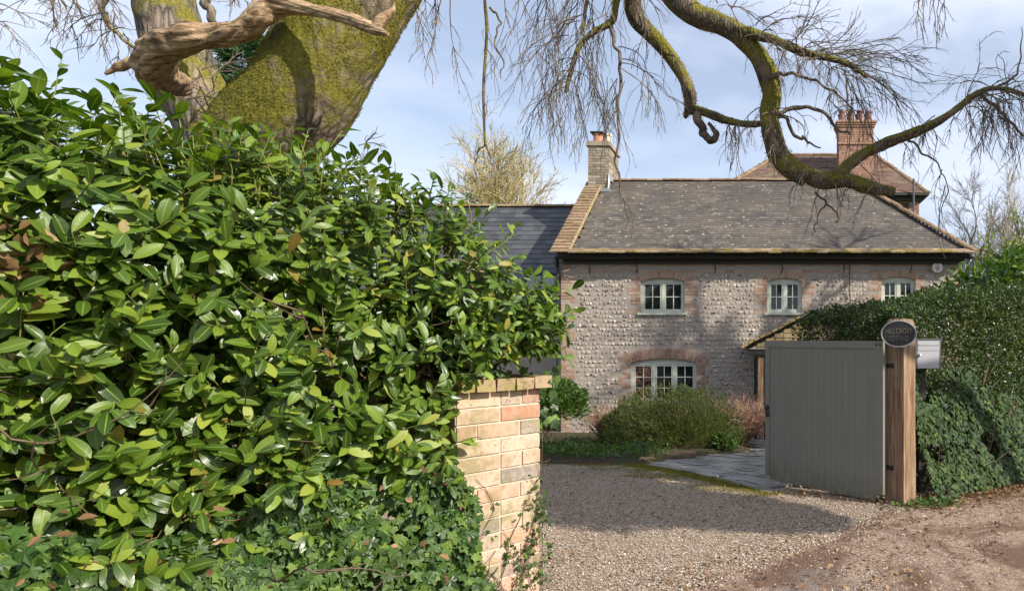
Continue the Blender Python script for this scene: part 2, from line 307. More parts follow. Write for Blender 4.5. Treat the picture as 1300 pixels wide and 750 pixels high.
def tag(o, label=None, cat=None, group=None, kind=None):
    if label: o['label'] = label
    if cat: o['category'] = cat
    if group: o['group'] = group
    if kind: o['kind'] = kind
    return o
def root(name, loc, label, cat, group=None):
    o = bpy.data.objects.new(name, None); COL.objects.link(o); o.location = [float(x) for x in loc]; o['_o'] = [float(x) for x in loc]
    o.empty_display_size = .2
    return tag(o, label, cat, group)

# chamfered brick: X length, Y depth (front at -.5), Z height
def brick_t(e=.05, ez=.09):
    b = [(-.5, .5, -.5), (.5, .5, -.5), (.5, .5, .5), (-.5, .5, .5)]; mm = [(-.5, -.475, -.5), (.5, -.475, -.5), (.5, -.475, .5), (-.5, -.475, .5)]
    f = [(-.5+e, -.5, -.5+ez), (.5-e, -.5, -.5+ez), (.5-e, -.5, .5-ez), (-.5+e, -.5, .5-ez)]
    F = [(0, 3, 2, 1), (8, 9, 10, 11)]
    for i in range(4):
        j = (i+1) % 4; F += [(i, j, 4+j, 4+i), (4+i, 4+j, 8+j, 8+i)]
    return tmpl(b+mm+f, F)
BRICK = brick_t(.006, .03)
def stone_t(seed, k=6, rings=2):
    r = np.random.default_rng(seed); V = []; tx, tz_ = r.normal(size=2)*.35
    for q in range(rings+1):
        a = q/(rings+.6)*math.pi/2
        for i in range(k):
            t = 2*math.pi*(i+.5*(q % 2))/k; rad = max(math.cos(a), .02)**.5*(1+r.normal()*.16)
            V.append((math.cos(t)*rad*.5, -math.sin(a)*.5*(1+r.normal()*.15+tx*math.cos(t)+tz_*math.sin(t)), math.sin(t)*rad*.5))
    V.append((r.normal()*.06, -.5, r.normal()*.06)); F = []
    for q in range(rings):
        for i in range(k):
            j = (i+1) % k; F.append((q*k+i, q*k+j, (q+1)*k+j, (q+1)*k+i))
    for i in range(k): F.append((rings*k+i, rings*k+(i+1) % k, len(V)-1))
    return tmpl(V, F)
STONES = [stone_t(i, 6 if i % 2 else 7) for i in range(8)]
def pebble_t(seed):
    r = np.random.default_rng(seed); V = np.array([(1, 0, 0), (0, 1, 0), (-1, 0, 0), (0, -1, 0), (0, 0, 1), (0, 0, -1), ], float)*.5*(1+r.normal(size=(6, 3))*.22)
    return tmpl(V, [(0, 1, 4), (1, 2, 4), (2, 3, 4), (3, 0, 4), (1, 0, 5), (2, 1, 5), (3, 2, 5), (0, 3, 5)])
PEB = [pebble_t(i) for i in range(6)]
def leaf_t(prof, fold=.10, droop=.16, w=.2, wave=0.):
    st = np.linspace(0, 1, len(prof)); V = []; uv = []
    for i, (t, p) in enumerate(zip(st, prof)):
        z = -droop*t*t
        for sx in (-1, 0, 1):
            V.append((sx*w*p, t, z+(abs(sx)*fold*p)+wave*sx*math.sin(t*7))); uv.append((.5+sx*.5, t))
    F = []
    for i in range(len(prof)-1):
        a = i*3; F += [(a, a+1, a+4, a+3), (a+1, a+2, a+5, a+4)]
    return tmpl(V, F, uv)
LAUREL = [leaf_t([.05, .60, .90, 1, .97, .74, .12], .04, .18, .205, .010), leaf_t([.05, .5, .83, .98, 1, .82, .16], .07, .06, .195, -.012), leaf_t([.05, .66, .95, 1, .93, .66, .10], .02, .30, .215, .008)]
LEAF5 = [leaf_t([.08, 1, .8, .04], .10, .15, .24), leaf_t([.08, .9, .95, .04], .05, .25, .28)]
SMALL = [tmpl([(0, 0, 0), (-.28, .5, .1), (0, 1, -.05), (.28, .5, .1)], [(0, 2, 1), (0, 3, 2)])]
NARROW = [tmpl([(0, 0, 0), (-.10, .5, .04), (0, 1, -.08), (.10, .5, .04)], [(0, 2, 1), (0, 3, 2)])]
def ivy_t(k=0):
    ang = [-150, -118, -95, -62, -40, -22, 0, 22, 40, 62, 95, 118, 150]
    rad = [.34, .50, .40, .62, .42, .48, .86, .48, .42, .62, .40, .50, .34]
    V = [(0, .22, 0)]+[(math.sin(R(a))*r, .22+math.cos(R(a))*r, -.18*r*r+(.05 if i % 2 else 0)) for i, (a, r) in enumerate(zip(ang, rad))]+[(0, .05, 0)]
    n = len(V); F = [(0, i+1, i) for i in range(1, n-1)]+[(0, 1, n-1)]
    return tmpl(V, F)
IVY = [ivy_t()]
def spray_t():
    V = []; F = []
    for i in range(9):
        t = i/9; l = .34*(1-t*.75)
        for sx in (-1, 1):
            k = len(V); V += [(0, t, -.1*t*t), (sx*l*.6, t+.10+l*.35, -.1*t*t+.03), (sx*l, t+.06+l*.7, -.1*t*t-.03), (sx*l*.5, t+l*.32, -.1*t*t)]
            F.append((k, k+1, k+2, k+3))
    return tmpl(V, F)
SPRAY = [spray_t()]
def frames(d, up):
    d = nrm(d); x = nrm(np.cross(d, up)); z = np.cross(x, d); return np.stack([x, d, z], 2)
def put_leaves(mb, tm, pos, d, up, size):
    Mx = frames(d, up)*size[:, None, None]; idx = rng.integers(0, len(tm), len(pos))
    for k, t in enumerate(tm):
        s = idx == k; mb.inst(t, Mx[s], pos[s])
def rnd_dir(n): return nrm(rng.normal(size=(n, 3)))

def crom(pts, n):
    p = np.array(pts, float); p = np.vstack([2*p[0]-p[1], p, 2*p[-1]-p[-2]]); k = len(p)-3
    t = np.linspace(0, k-1e-6, n); i = t.astype(int); f = (t-i)[:, None]
    a, b, c, d = p[i], p[i+1], p[i+2], p[i+3]
    return .5*((2*b)+(c-a)*f+(2*a-5*b+4*c-d)*f*f+(3*b-a-3*c+d)*f**3)
def tubes(mb, Pn, Rn, sides=3):
    """Pn (n,k,3), Rn (n,k)"""
    n, k, _ = Pn.shape
    if n == 0: return
    T = np.gradient(Pn, axis=1); T = nrm(T); ref = nrm(T.mean(1)+1e-6); up = np.where(np.abs(ref[:, 2:3]) > .8, np.array([[1., 0, 0]]), np.array([[0, 0, 1.]]))
    up = up[:, None, :].repeat(k, 1); X = nrm(np.cross(T, up)); Y = np.cross(T, X)
    a = np.arange(sides)*2*np.pi/sides
    ring = Pn[:, :, None, :]+Rn[:, :, None, None]*(X[:, :, None, :]*np.cos(a)[None, None, :, None]+Y[:, :, None, :]*np.sin(a)[None, None, :, None])
    V = ring.reshape(-1, 3); i = np.arange(k-1)[:, None]; j = np.arange(sides)[None, :]; j2 = (j+1) % sides
    q = np.stack([i*sides+j, i*sides+j2, (i+1)*sides+j2, (i+1)*sides+j], -1).reshape(-1, 4)
    Q = (q[None]+(np.arange(n)*k*sides)[:, None, None]).reshape(-1); mb.raw(V, Q, np.full(len(Q)//4, 4))
def limb(mb, pts, radii, n=40, sides=16, rough=.08, seed=0, cap=True, groove=0.):
    p = crom(pts, n); r = crom([(x, 0, 0) for x in radii], n)[:, 0] if len(radii) == len(pts) else np.interp(np.linspace(0, 1, n), np.linspace(0, 1, len(radii)), radii)
    T = nrm(np.gradient(p, axis=0)); X = np.zeros_like(p); u = np.array([0.3, -1, .2]); X[0] = nrm(np.cross(T[0], u))
    for i in range(1, n): v = X[i-1]-T[i]*np.dot(X[i-1], T[i]); X[i] = v/np.linalg.norm(v)
    Y = np.cross(T, X); a = np.arange(sides)*2*np.pi/sides
    nx = (X[:, None]*np.cos(a)[None, :, None]+Y[:, None]*np.sin(a)[None, :, None])
    base = p[:, None]+nx*r[:, None, None]
    dd = 1+rough*lump(base, 3.2/max(r.mean()*8, .3), seed)+rough*.7*lump(base, 9, seed+3)
    if groove:
        tt_ = np.linspace(0, n/14., n)[:, None]; aa = a[None, :]+.5*np.sin(tt_*.9+seed)
        dd = dd+groove*(np.abs(np.sin(aa*2.5+tt_*.8+seed))-.6+.6*np.abs(np.sin(aa*5.5+1.7*np.sin(tt_)))-.3)
    V = p[:, None]+nx*(r[:, None]*dd)[:, :, None]
    V = V.reshape(-1, 3); F = []
    i = np.arange(n-1)[:, None]; j = np.arange(sides)[None, :]; j2 = (j+1) % sides
    q = np.stack([i*sides+j, i*sides+j2, (i+1)*sides+j2, (i+1)*sides+j], -1).reshape(-1, 4)
    lo = q.reshape(-1).tolist(); tot = [4]*len(q)
    if cap: lo += list(range(sides))[::-1]+[(n-1)*sides+x for x in range(sides)]; tot += [sides, sides]
    mb.raw(V, lo, tot); return p, r, V, nx.reshape(-1, 3)
def walk(S, D, Ln, k, grav, jit):
    """vectorised wandering twigs. returns (n,k,3)"""
    n = len(S); p = S.copy(); d = nrm(D); out = [p.copy()]; st = (Ln/(k-1))[:, None]
    g = np.zeros((n, 3)); g[:, 2] = -1; gr = (grav if np.ndim(grav) else np.full(n, grav))[:, None]
    for i in range(k-1):
        d = nrm(d+g*gr+rng.normal(size=(n, 3))*jit); p = p+d*st; out.append(p.copy())
    return np.stack(out, 1)
def sprout(Pn, m, ang, lo=.15, hi=1.):
    """start points and directions of m children on each path"""
    n, k, _ = Pn.shape; idx = np.repeat(np.arange(n), m); t = rng.uniform(lo, hi, n*m)*(k-1); i = np.minimum(t.astype(int), k-2); f = (t-i)[:, None]
    S = Pn[idx, i]*(1-f)+Pn[idx, i+1]*f; T = nrm(Pn[idx, i+1]-Pn[idx, i]); s = nrm(rnd_dir(n*m)*1.0); s = nrm(s-T*(s*T).sum(1, keepdims=True))
    return S, nrm(T*math.cos(ang)+s*math.sin(ang)), t/(k-1), idx

# ------------------------------------------------------------------ ground, drive, lane, bed, paving
gx = np.concatenate([-np.geomspace(1500, 14, 26), np.linspace(-13, 13, 53), np.geomspace(14, 1500, 26)])
gy = np.concatenate([-np.geomspace(600, 7, 18), np.linspace(-6, 22, 57), np.geomspace(24, 3500, 30)])
X, Y = np.meshgrid(gx, gy); V = np.stack([X, Y, gz(X, Y)-.045], -1).reshape(-1, 3); nxn = len(gx)
ii, jj = np.meshgrid(np.arange(len(gy)-1), np.arange(nxn-1), indexing='ij'); a = (ii*nxn+jj).ravel()
mb = MB(); mb.raw(V, np.stack([a, a+1, a+nxn+1, a+nxn], 1).ravel(), np.full(len(a), 4)); tag(mb.build('ground', 'meadow', smooth=True, org=(0, 0, 0)), kind='structure')
def sheet(name, A, B, n, k, off, mat, relief=0.):
    A = crom(A, n) if len(A) > 2 else np.linspace(A[0], A[1], n); B = crom(B, n) if len(B) > 2 else np.linspace(B[0], B[1], n)
    A = A[:, :2]; B = B[:, :2]; t = np.linspace(0, 1, k)[None, :, None]; G = A[:, None]*(1-t)+B[:, None]*t
    z = gz(G[..., 0], G[..., 1])+off
    if relief: z = z+relief*lump(np.stack([G[..., 0], G[..., 1], z*0], -1), 2.)
    V = np.concatenate([G, z[..., None]], -1).reshape(-1, 3); ii, jj = np.meshgrid(np.arange(n-1), np.arange(k-1), indexing='ij'); a = (ii*k+jj).ravel()
    q = np.stack([a, a+1, a+k+1, a+k], 1); c = np.cross(V[q[0, 1]]-V[q[0, 0]], V[q[0, 2]]-V[q[0, 0]])
    if c[2] < 0: q = q[:, ::-1]
    mb = MB(); mb.raw(V, q.ravel(), np.full(len(q), 4)); return tag(mb.build(name, mat, smooth=True, org=(0, 0, 0)), kind='structure')
EDGE = [(-5.6, -1.0, 0), (-3.6, 1.0, 0), (-2.0, 2.6, 0), (-.55, 4.15, 0), (.70, 5.70, 0), (1.6, 6.75, 0), (3.2, 8.05, 0), (9, 12.6, 0), (20, 21, 0)]
sheet('gravel_drive', [(-3.6, 1.0, 0), (-2.0, 2.6, 0), (-.55, 4.15, 0), (.70, 5.70, 0), (1.9, 7.0, 0)], [(-14, 7, 0), (-12, 10, 0), (-9, 15.9, 0), (-2, 15.9, 0), (3, 15.9, 0)], 90, 120, -.002, 'gravel')
sheet('lane', EDGE, [(-1.4, -5.5, 0), (.6, -3.2, 0), (2.2, -1.6, 0), (3.4, .3, 0), (4.6, 1.9, 0), (5.6, 3.1, 0), (7, 4.6, 0), (12.5, 8.8, 0), (23, 17, 0)], 90, 30, .003, 'lane', .006)

def inpoly(x, y, poly):
    c = np.zeros(len(x), bool); j = len(poly)-1
    for i in range(len(poly)):
        xi, yi = poly[i]; xj, yj = poly[j]
        c ^= ((yi > y) != (yj > y)) & (x < (xj-xi)*(y-yi)/((yj-yi) or 1e-9)+xi); j = i
    return c
BED = [(-8.5, 11.4), (-5.2, 10.3), (-3.4, 9.65), (-2.35, 9.45), (-1.75, 9.45), (-1.25, 10.3), (-.7, 11.4), (-.45, 12.6), (-.7, 14.2), (-.9, 15.7), (-8.5, 15.7)]
def area_pts(poly, n):
    p = np.array(poly); lo, hi = p.min(0), p.max(0); out = []
    while sum(len(o) for o in out) < n:
        q = rng.uniform(lo, hi, (n*2, 2)); out.append(q[inpoly(q[:, 0], q[:, 1], poly)])
    return np.concatenate(out)[:n]
def mound(name, poly, h, mat, step=.12):
    p = np.array(poly); lo, hi = p.min(0), p.max(0); xs = np.arange(lo[0]-.5, hi[0]+.5, step); ys = np.arange(lo[1]-.5, hi[1]+.5, step)
    X, Y = np.meshgrid(xs, ys); ins = inpoly(X.ravel(), Y.ravel(), poly).reshape(X.shape)
    e = ins.astype(float)
    for _ in range(9):
        e2 = e.copy(); e2[1:-1, 1:-1] = (e[1:-1, 1:-1]*2+e[2:, 1:-1]+e[:-2, 1:-1]+e[1:-1, 2:]+e[1:-1, :-2])/6; e = e2
    e = np.clip((e-.25)/.7, 0, 1); ins = e > .0; 
    Z = gz(X, Y)-.02+e*h+.02*lump(np.stack([X, Y, X*0], -1), 5)*e
    V = np.stack([X, Y, Z], -1).reshape(-1, 3); k = len(xs); ii, jj = np.meshgrid(np.arange(len(ys)-1), np.arange(k-1), indexing='ij'); a = (ii*k+jj).ravel()
    q = np.stack([a, a+1, a+k+1, a+k], 1); keep = ins.ravel()[q].any(1); mb = MB(); mb.raw(V, q[keep].ravel(), np.full(keep.sum(), 4))
    return tag(mb.build(name, mat, smooth=True, org=(0, 0, 0)), kind='structure')
mound('flower_bed', BED, .10, 'soil')
# stone paving path: random rectangles with ragged edges
PAVE = [(-1.82, 9.32), (-.10, 6.95), (.45, 7.3), (1.1, 8.2), (1.6, 11), (1.6, 15.6), (-.65, 15.6), (-.3, 12.6), (-.55, 11.3), (-1.1, 10.2)]
mb = MB(); ang = math.atan2(-2.37, 1.72); y = 6.6; uu = np.array([math.cos(ang), math.sin(ang)]); vv = np.array([-uu[1], uu[0]])
r_ = 0
while r_ < 10:
    h = rng.uniform(.14, .34); x = -9+rng.uniform(0, .3)
    while x < 5:
        l = rng.uniform(.22, .6); c2 = np.array([-1.82, 9.32])+uu*(x+l/2)+vv*(r_+h/2+.01)
        if inpoly(np.array([c2[0]]), np.array([c2[1]]), PAVE)[0]:
            g = rng.uniform(.006, .018); k = 8; V = []
            co = [(-l/2+g, -h/2+g), (0, -h/2+g), (l/2-g, -h/2+g), (l/2-g, 0), (l/2-g, h/2-g), (0, h/2-g), (-l/2+g, h/2-g), (-l/2+g, 0)]
            tz = rng.normal()*.004
            for zz in (0, 1):
                for (q, s) in co:
                    w2 = c2+uu*(q+rng.normal()*.012)+vv*(s+rng.normal()*.010); V.append((w2[0], w2[1], gz(w2[0], w2[1])+(-.03 if zz == 0 else .020+tz+rng.normal()*.002)))
            F = [tuple(range(8, 16))]+[(i, (i+1) % 8, 8+(i+1) % 8, 8+i) for i in range(8)]; mb.faces(V, F)
        x += l
    r_ += h
tag(mb.build('stone_path', 'slab', org=(0, 0, 0)), kind='structure')

# loose pebbles on drive and lane
DRV = [(-1.9, 3.6), (-.2, 4.0), (1.15, 4.0), (2.2, 6.0), (3.3, 8.3), (1.5, 6.9), (.9, 6.4), (-.1, 6.9), (-1.85, 9.3), (-3.2, 9.4), (-2.9, 8)]
pts = area_pts(DRV, 42000); dens = np.exp(-((pts[:, 1]-4.0)/5)); keep = rng.random(len(pts)) < .55+.45*dens
near_edge = np.abs((pts[:, 0]+.55)*1.6-(pts[:, 1]-4.15)*1.25)/2.03 < .22
lane_side = ((pts[:, 0]+.55)*1.6-(pts[:, 1]-4.15)*1.25) > .3
keep &= ~(lane_side & (rng.random(len(pts)) < .6)); pts = pts[keep]
sz = rng.gamma(3, .0022, len(pts))+.004; sz = np.minimum(sz, .019)
ne = 1500; te = rng.random(ne); pe = np.array([-.75, 3.9])+np.array([1.55, 1.95])*te[:, None]+np.array([-.78, .62])*(np.abs(rng.normal(size=(ne, 1)))*.22-.10); pts = np.vstack([pts, pe]); sz = np.concatenate([sz, rng.uniform(.006, .020, ne)]); pz = gz(pts[:, 0], pts[:, 1])
mb = MB(); d = rnd_dir(len(pts)); d[:, 2] *= .3; Mx = frames(d, np.tile([[0, 0, 1.]], (len(pts), 1))+rnd_dir(len(pts))*.3)*sz[:, None, None]; Mx = Mx*np.array([1, 1, .7])[None, None, :]
idx = rng.integers(0, 6, len(pts)); T3 = np.column_stack([pts, pz+sz*.18+.002])
for k in range(6): mb.inst(PEB[k], Mx[idx == k], T3[idx == k])
tag(mb.build('pebbles', 'pebble', org=(0, 0, 0)), 'loose pale and brown pebbles spread over the drive and lane', 'pebbles', kind='stuff')

# ------------------------------------------------------------------ cottage
SC = FP/16.0
def hx(px): return (px-CX)/SC
def hz(py): return CH-(py-CY)/SC
HY = 16.0; X0, X1 = hx(712), hx(1218); ZB = -.75; ZE = hz(325)
cot = root('cottage', (0, HY, -.64), 'flint and brick cottage with mossy dark slate roof beyond the drive', 'house')
WIN = [(813, 869, 353, 397, 2), (974, 1018, 353, 397, 2), (1119, 1162, 351, 396, 2), (801, 884, 455, 511, 3)]
rects = [(hx(a), hx(b), hz(d), hz(c)) for a, b, c, d, _ in WIN]
DOOR = (hx(968), hx(1042), -.62, hz(452)); rects_w = rects+[DOOR]
xs = sorted({X0, X1}|{r[0] for r in rects_w}|{r[1] for r in rects_w}); zs = sorted({ZB, ZE}|{r[2] for r in rects_w}|{r[3] for r in rects_w})
mb = MB()
def inr(x, z, pad=0): return any(a-pad < x < b+pad and c-pad < z < d+pad for a, b, c, d in rects_w)
for i in range(len(xs)-1):
    for j in range(len(zs)-1):
        if not inr((xs[i]+xs[i+1])/2, (zs[j]+zs[j+1])/2): mb.faces([(xs[i], HY, zs[j]), (xs[i+1], HY, zs[j]), (xs[i+1], HY, zs[j+1]), (xs[i], HY, zs[j+1])], [(0, 1, 2, 3)])
for (a, b, c, d) in rects_w:      # reveals
    V = [(a, HY, c), (b, HY, c), (b, HY, d), (a, HY, d), (a, HY+.35, c), (b, HY+.35, c), (b, HY+.35, d), (a, HY+.35, d)]; mb.faces(V, [(0, 4, 5, 1), (1, 5, 6, 2), (2, 6, 7, 3), (3, 7, 4, 0)])
DEP = 6.0; ZR = CH+200/FP*19
mb.bx((X0, HY+.351, ZB), (X0+.35, HY+DEP, ZE)); mb.bx((X1-.35, HY+.351, ZB), (X1, HY+DEP, ZE)); mb.bx((X0+.351, HY+DEP-.35, ZB), (X1-.351, HY+DEP-.001, ZE))
mb.faces([(X0, HY+.01, ZE), (X0, HY+DEP, ZE), (X0, HY+3, ZR-.1), (X0+.35, HY+.01, ZE), (X0+.35, HY+DEP, ZE), (X0+.35, HY+3, ZR-.1)], [(0, 1, 2), (3, 5, 4), (0, 2, 5, 3), (1, 4, 5, 2)])
wall = mb.build('wall', 'mortar', cot)
# brick dressings
zones = []
def brick_row(mb, x0, x1, z, h, y, dep=.06, L=.225, off=0., gap=.012, jit=.004):
    x = x0-(off % L)
    out = []
    while x < x1-.02:
        a, b = max(x, x0), min(x+L, x1)
        if b-a > .04: out.append((a+gap/2, b-gap/2))
        x += L
    for a, b in out:
        mb.inst(BRICK, np.diag([b-a, dep, h-gap])[None], np.array([[(a+b)/2, y-.004+dep/2+rng.normal()*jit, z+h/2]]))
for (x0, x1, z0, z1), (_, _, _, _, nl) in zip(rects, WIN):
    mbk = MB(); low = nl == 3; k = 0; z = z0-.03; top = z1+.02
    wl = .30
    while z < top:
        lw = wl if (k//3) % 2 == 0 else wl-.09
        for (a, b) in ((x0-lw, x0), (x1, x1+lw)):
            brick_row(mbk, a, b, z, .075, HY, off=.11*(k % 2)); 
        zones += [(x0-lw, x0, z, z+.075), (x1, x1+lw, z, z+.075)]
        z += .075; k += 1
    # segmental arch of soldier bricks
    wv = (x1-x0)/2; cxm = (x0+x1)/2; rise = .075 if not low else .10; Ra = (wv*wv+rise*rise)/(2*rise); zc = z1-Ra; am = math.asin(wv/Ra)*1.13; n = int((x1-x0)*1.15/.075)
    hh = .15 if not low else .24
    for i in range(n):
        a = -am+2*am*(i+.5)/n; U = (math.cos(a), 0, -math.sin(a)); W = (math.sin(a), 0, math.cos(a)); rr = Ra+hh/2
        Mx = np.stack([np.array(U)*(2*am*Ra/n-.008), np.array((0, 1, 0))*.16, np.array(W)*hh], 1)
        mbk.inst(BRICK, Mx[None], np.array([[cxm+math.sin(a)*rr, HY-.007+.08, zc+math.cos(a)*rr]]))
    zones.append((x0-.06, x1+.06, z1-.05, z1+hh+.01))
    mbk.build('brick_surround', 'redbrick' if low else 'buffbrick', cot)
z = ZB; k = 0; mbk = MB(); mbq = MB()
while z < ZE-.1:      # left quoins, narrow right quoins
    lw = .34 if (k//3) % 2 == 0 else .22
    brick_row(mbk, X0, X0+lw, z, .075, HY, off=.11*(k % 2)); zones.append((X0, X0+lw, z, z+.075))
    brick_row(mbq, X1-lw, X1, z, .075, HY, off=.11*(k % 2)); zones.append((X1-lw, X1, z, z+.075)); z += .075; k += 1
mbk.build('quoins', 'buffbrick', cot); mbq.build('quoins', 'buffbrick', cot)
for k in range(4):   # brick courses under the eaves
    if k in (1, 3):
        z = hz(334)-.075*k; mbk = MB(); brick_row(mbk, X0+.36, X1-.36, z, .075, HY, off=.11*(k % 2)); zones.append((X0+.3, X1-.3, z, z+.075)); mbk.build('brick_band', 'buffbrick', cot)
# coursed flints
Zs = np.array(zones); P3 = []; S3 = []; z = ZB+.05; row = 0
while z < ZE-.08:
    h = rng.uniform(.096, .112); x = X0+rng.uniform(0, .1)
    while x < X1:
        l = rng.gamma(5, .012)+.03; xc = x+l/2
        if not inr(xc, z+h/2, .03) and not ((Zs[:, 0]-l*.4 < xc) & (xc < Zs[:, 1]+l*.4) & (Zs[:, 2]-h*.45 < z+h/2) & (z+h/2 < Zs[:, 3]+h*.45)).any():
            P3.append((xc, HY+.012, z+h/2+rng.normal()*.004)); S3.append((l*rng.uniform(.85, 1.08), rng.uniform(.025, .065), h*rng.uniform(.68, .92)))
        x += l
    z += h
P3 = np.array(P3); S3 = np.array(S3); mb = MB(); idx = rng.integers(0, 8, len(P3)); th = rng.normal(size=len(P3))*.16+.12
Mx = np.zeros((len(P3), 3, 3)); Mx[:, 0, 0] = np.cos(th)*S3[:, 0]; Mx[:, 0, 2] = -np.sin(th)*S3[:, 2]; Mx[:, 2, 0] = np.sin(th)*S3[:, 0]; Mx[:, 2, 2] = np.cos(th)*S3[:, 2]; Mx[:, 1, 1] = S3[:, 1]
for k in range(8): mb.inst(STONES[k], Mx[idx == k], P3[idx == k])
mb.build('flint_facing', 'flint', cot)
# windows
def window(parent, x0, x1, z0, z1, nl, rows, rise, y=HY+.07, fm='frame', gm='glass', reflectpane=False):
    fr = MB(); fw = .055; n = 12; xx = np.linspace(x0, x1, n+1); cxm = (x0+x1)/2; arc = z1-rise*((xx-cxm)/((x1-x0)/2))**2-.004; zi = z1-rise-fw
    for i in range(n):   # arched head filled down to a level line
        V = [(xx[i], y, zi), (xx[i+1], y, zi), (xx[i+1], y, arc[i+1]), (xx[i], y, arc[i])]; V += [(a, b+.08, c) for a, b, c in V]
        fr.faces(V, [(0, 1, 2, 3), (7, 6, 5, 4), (3, 2, 6, 7), (0, 4, 5, 1)])
    fr.bx((x0, y, z0), (x0+fw, y+.08, zi-.001)); fr.bx((x1-fw, y, z0), (x1, y+.08, zi-.001)); fr.bx((x0+fw, y+.002, z0), (x1-fw, y+.08, z0+.05))
    iw = (x1-x0-2*fw)/nl
    for i in range(1, nl): fr.bx((x0+fw+iw*i-.03, y+.002, z0+.05), (x0+fw+iw*i+.03, y+.08, zi-.001))
    wn_ = fr.build('window', fm, parent)
    for i in range(nl):
        a = x0+fw+iw*i+(.03 if i else 0)+.002; b = x0+fw+iw*(i+1)-(.03 if i < nl-1 else 0)-.002; c = MB(); s = .036; zb = z0+.052; zt = zi-.003; y2 = y+.012
        c.bx((a, y2, zb), (a+s, y2+.04, zt)); c.bx((b-s, y2, zb), (b, y2+.04, zt)); c.bx((a+s, y2, zb), (b-s, y2+.04, zb+s)); c.bx((a+s, y2, zt-s), (b-s, y2+.04, zt))
        c.bx(((a+b)/2-.010, y2+.003, zb+s), ((a+b)/2+.010, y2+.034, zt-s))
        for r in range(1, rows):
            zz = zb+s+(zt-zb-2*s)*r/rows
            c.bx((a+s, y2+.006, zz-.010), ((a+b)/2-.010, y2+.032, zz+.010)); c.bx(((a+b)/2+.010, y2+.006, zz-.010), (b-s, y2+.032, zz+.010))
        c.build('casement', fm, wn_)
        g = MB(); tl = rng.normal()*.006; gy_ = y2+.022
        g.faces([(a+s, gy_, zb+s), (b-s, gy_+tl, zb+s), (b-s, gy_+tl, zt-s), (a+s, gy_, zt-s)], [(0, 1, 2, 3)]); g.build('pane', 'reflectpane' if (reflectpane and i == 0) else gm, wn_)
    s = MB(); s.bx((x0-.06, y-.13, z0-.05), (x1+.06, y+.03, z0-.001)); s.build('sill', fm, wn_)
    bk = MB(); bk.bx((x0, y+.25, z0-.1), (x1, y+.26, z1+.1)); bk.build('room_backing', 'room', wn_)
    return wn_
for (x0, x1, z0, z1), (_, _, _, _, nl) in zip(rects, WIN): window(cot, x0, x1, z0, z1, nl, 2 if nl == 2 else 3, .05 if nl == 2 else .09, reflectpane=(nl == 3))
# roof
EY, EZ = HY-.30, hz(322)*1.0-.02; RY, RZ = HY+3.0, ZR; XL = X0-.02; XRr = hx(1232); XH = (1080-CX)/FP*RY
EZ = CH-(322-CY)/FP*EY
sl = np.array([0, RY-EY, RZ-EZ]); SLn = np.linalg.norm(sl); sv = sl/SLn; sn = np.array([0, -sv[2], sv[1]])
by = 2*RY-EY
mb = MB(); e = .05
A_ = [(XL, EY, EZ-e), (XRr-.05, EY, EZ-e), (XH, RY, RZ-e), (XL, RY, RZ-e), (XL, by, EZ-e), (XRr-.05, by, EZ-e)]
mb.faces(A_, [(0, 1, 2, 3), (1, 5, 2), (5, 4, 3, 2), (0, 4, 5, 1)]); rf = mb.build('roof', 'slate', cot)
def slates(mb, xa, xb, base, v, nrml, length, course, width, thick, xlim=None, jit=.004, U=(1, 0, 0), tj=.06):
    U = np.array(U, float); k = 0; s = 0.; width0 = width
    while s < length-course*.4:
        x = xa-rng.random()*width0; l, r = xlim(s) if xlim else (xa, xb)
        while x < r:
            a, b = max(x, l), min(x+width, r)
            if b-a > .01:
                ln = min(course*1.35, length-s+.02); c = base+U*((a+b)/2)+v*(s+ln/2-.01+rng.normal()*jit)+nrml*(thick*1.1+rng.normal()*thick*tj)
                tv = nrm(v-nrml*(thick/course)); tn = np.cross(U, tv)
                Mx = np.stack([U*(b-a-.001), tv*ln, tn*thick], 1); mb.inst(CUBE, Mx[None], c[None])
            x += width; width = width0*rng.uniform(.7, 1.3)
        s += course; k += 1
mb = MB(); base = np.array([0, EY, EZ]); slates(mb, X0+.38, XRr, base, sv, sn, SLn, .118, .21, .0055, lambda s: (X0+.30, XRr-.03+(XH-XRr)*s/SLn), jit=.0004, tj=0.)
hv = np.array([XH-XRr, RY-EY, RZ-EZ])
mb.build('slate_courses', 'slate', rf)
mb = MB(); eb = base-sv*.10; 
for k in range(2): slates(mb, X0+.30, XRr-.02, eb+sv*(.10*k)+sn*(.028+.02*(1-k)), sv, sn, .12, .11, .30, .035, jit=.006)
mb.build('eaves_tiles', 'mosstile', rf)
mb = MB()   # verge band of clay tiles on the left gable
slates(mb, X0-.14, X0+.28, base-sv*.06+sn*.05, sv, sn, SLn-.15, .16, .42, .022, jit=.010); mb.build('verge_tiles', 'claytile', rf)
mb = MB(); c_ = base+sv*(SLn/2-.05)+sn*.075; mb.box((X0+.30, c_[1], c_[2]), (.04, SLn-.12, .05), (1, 0, 0), sv, sn); mb.build('verge_fillet', 'coping', rf)
mb = MB()   # ridge and hip tiles
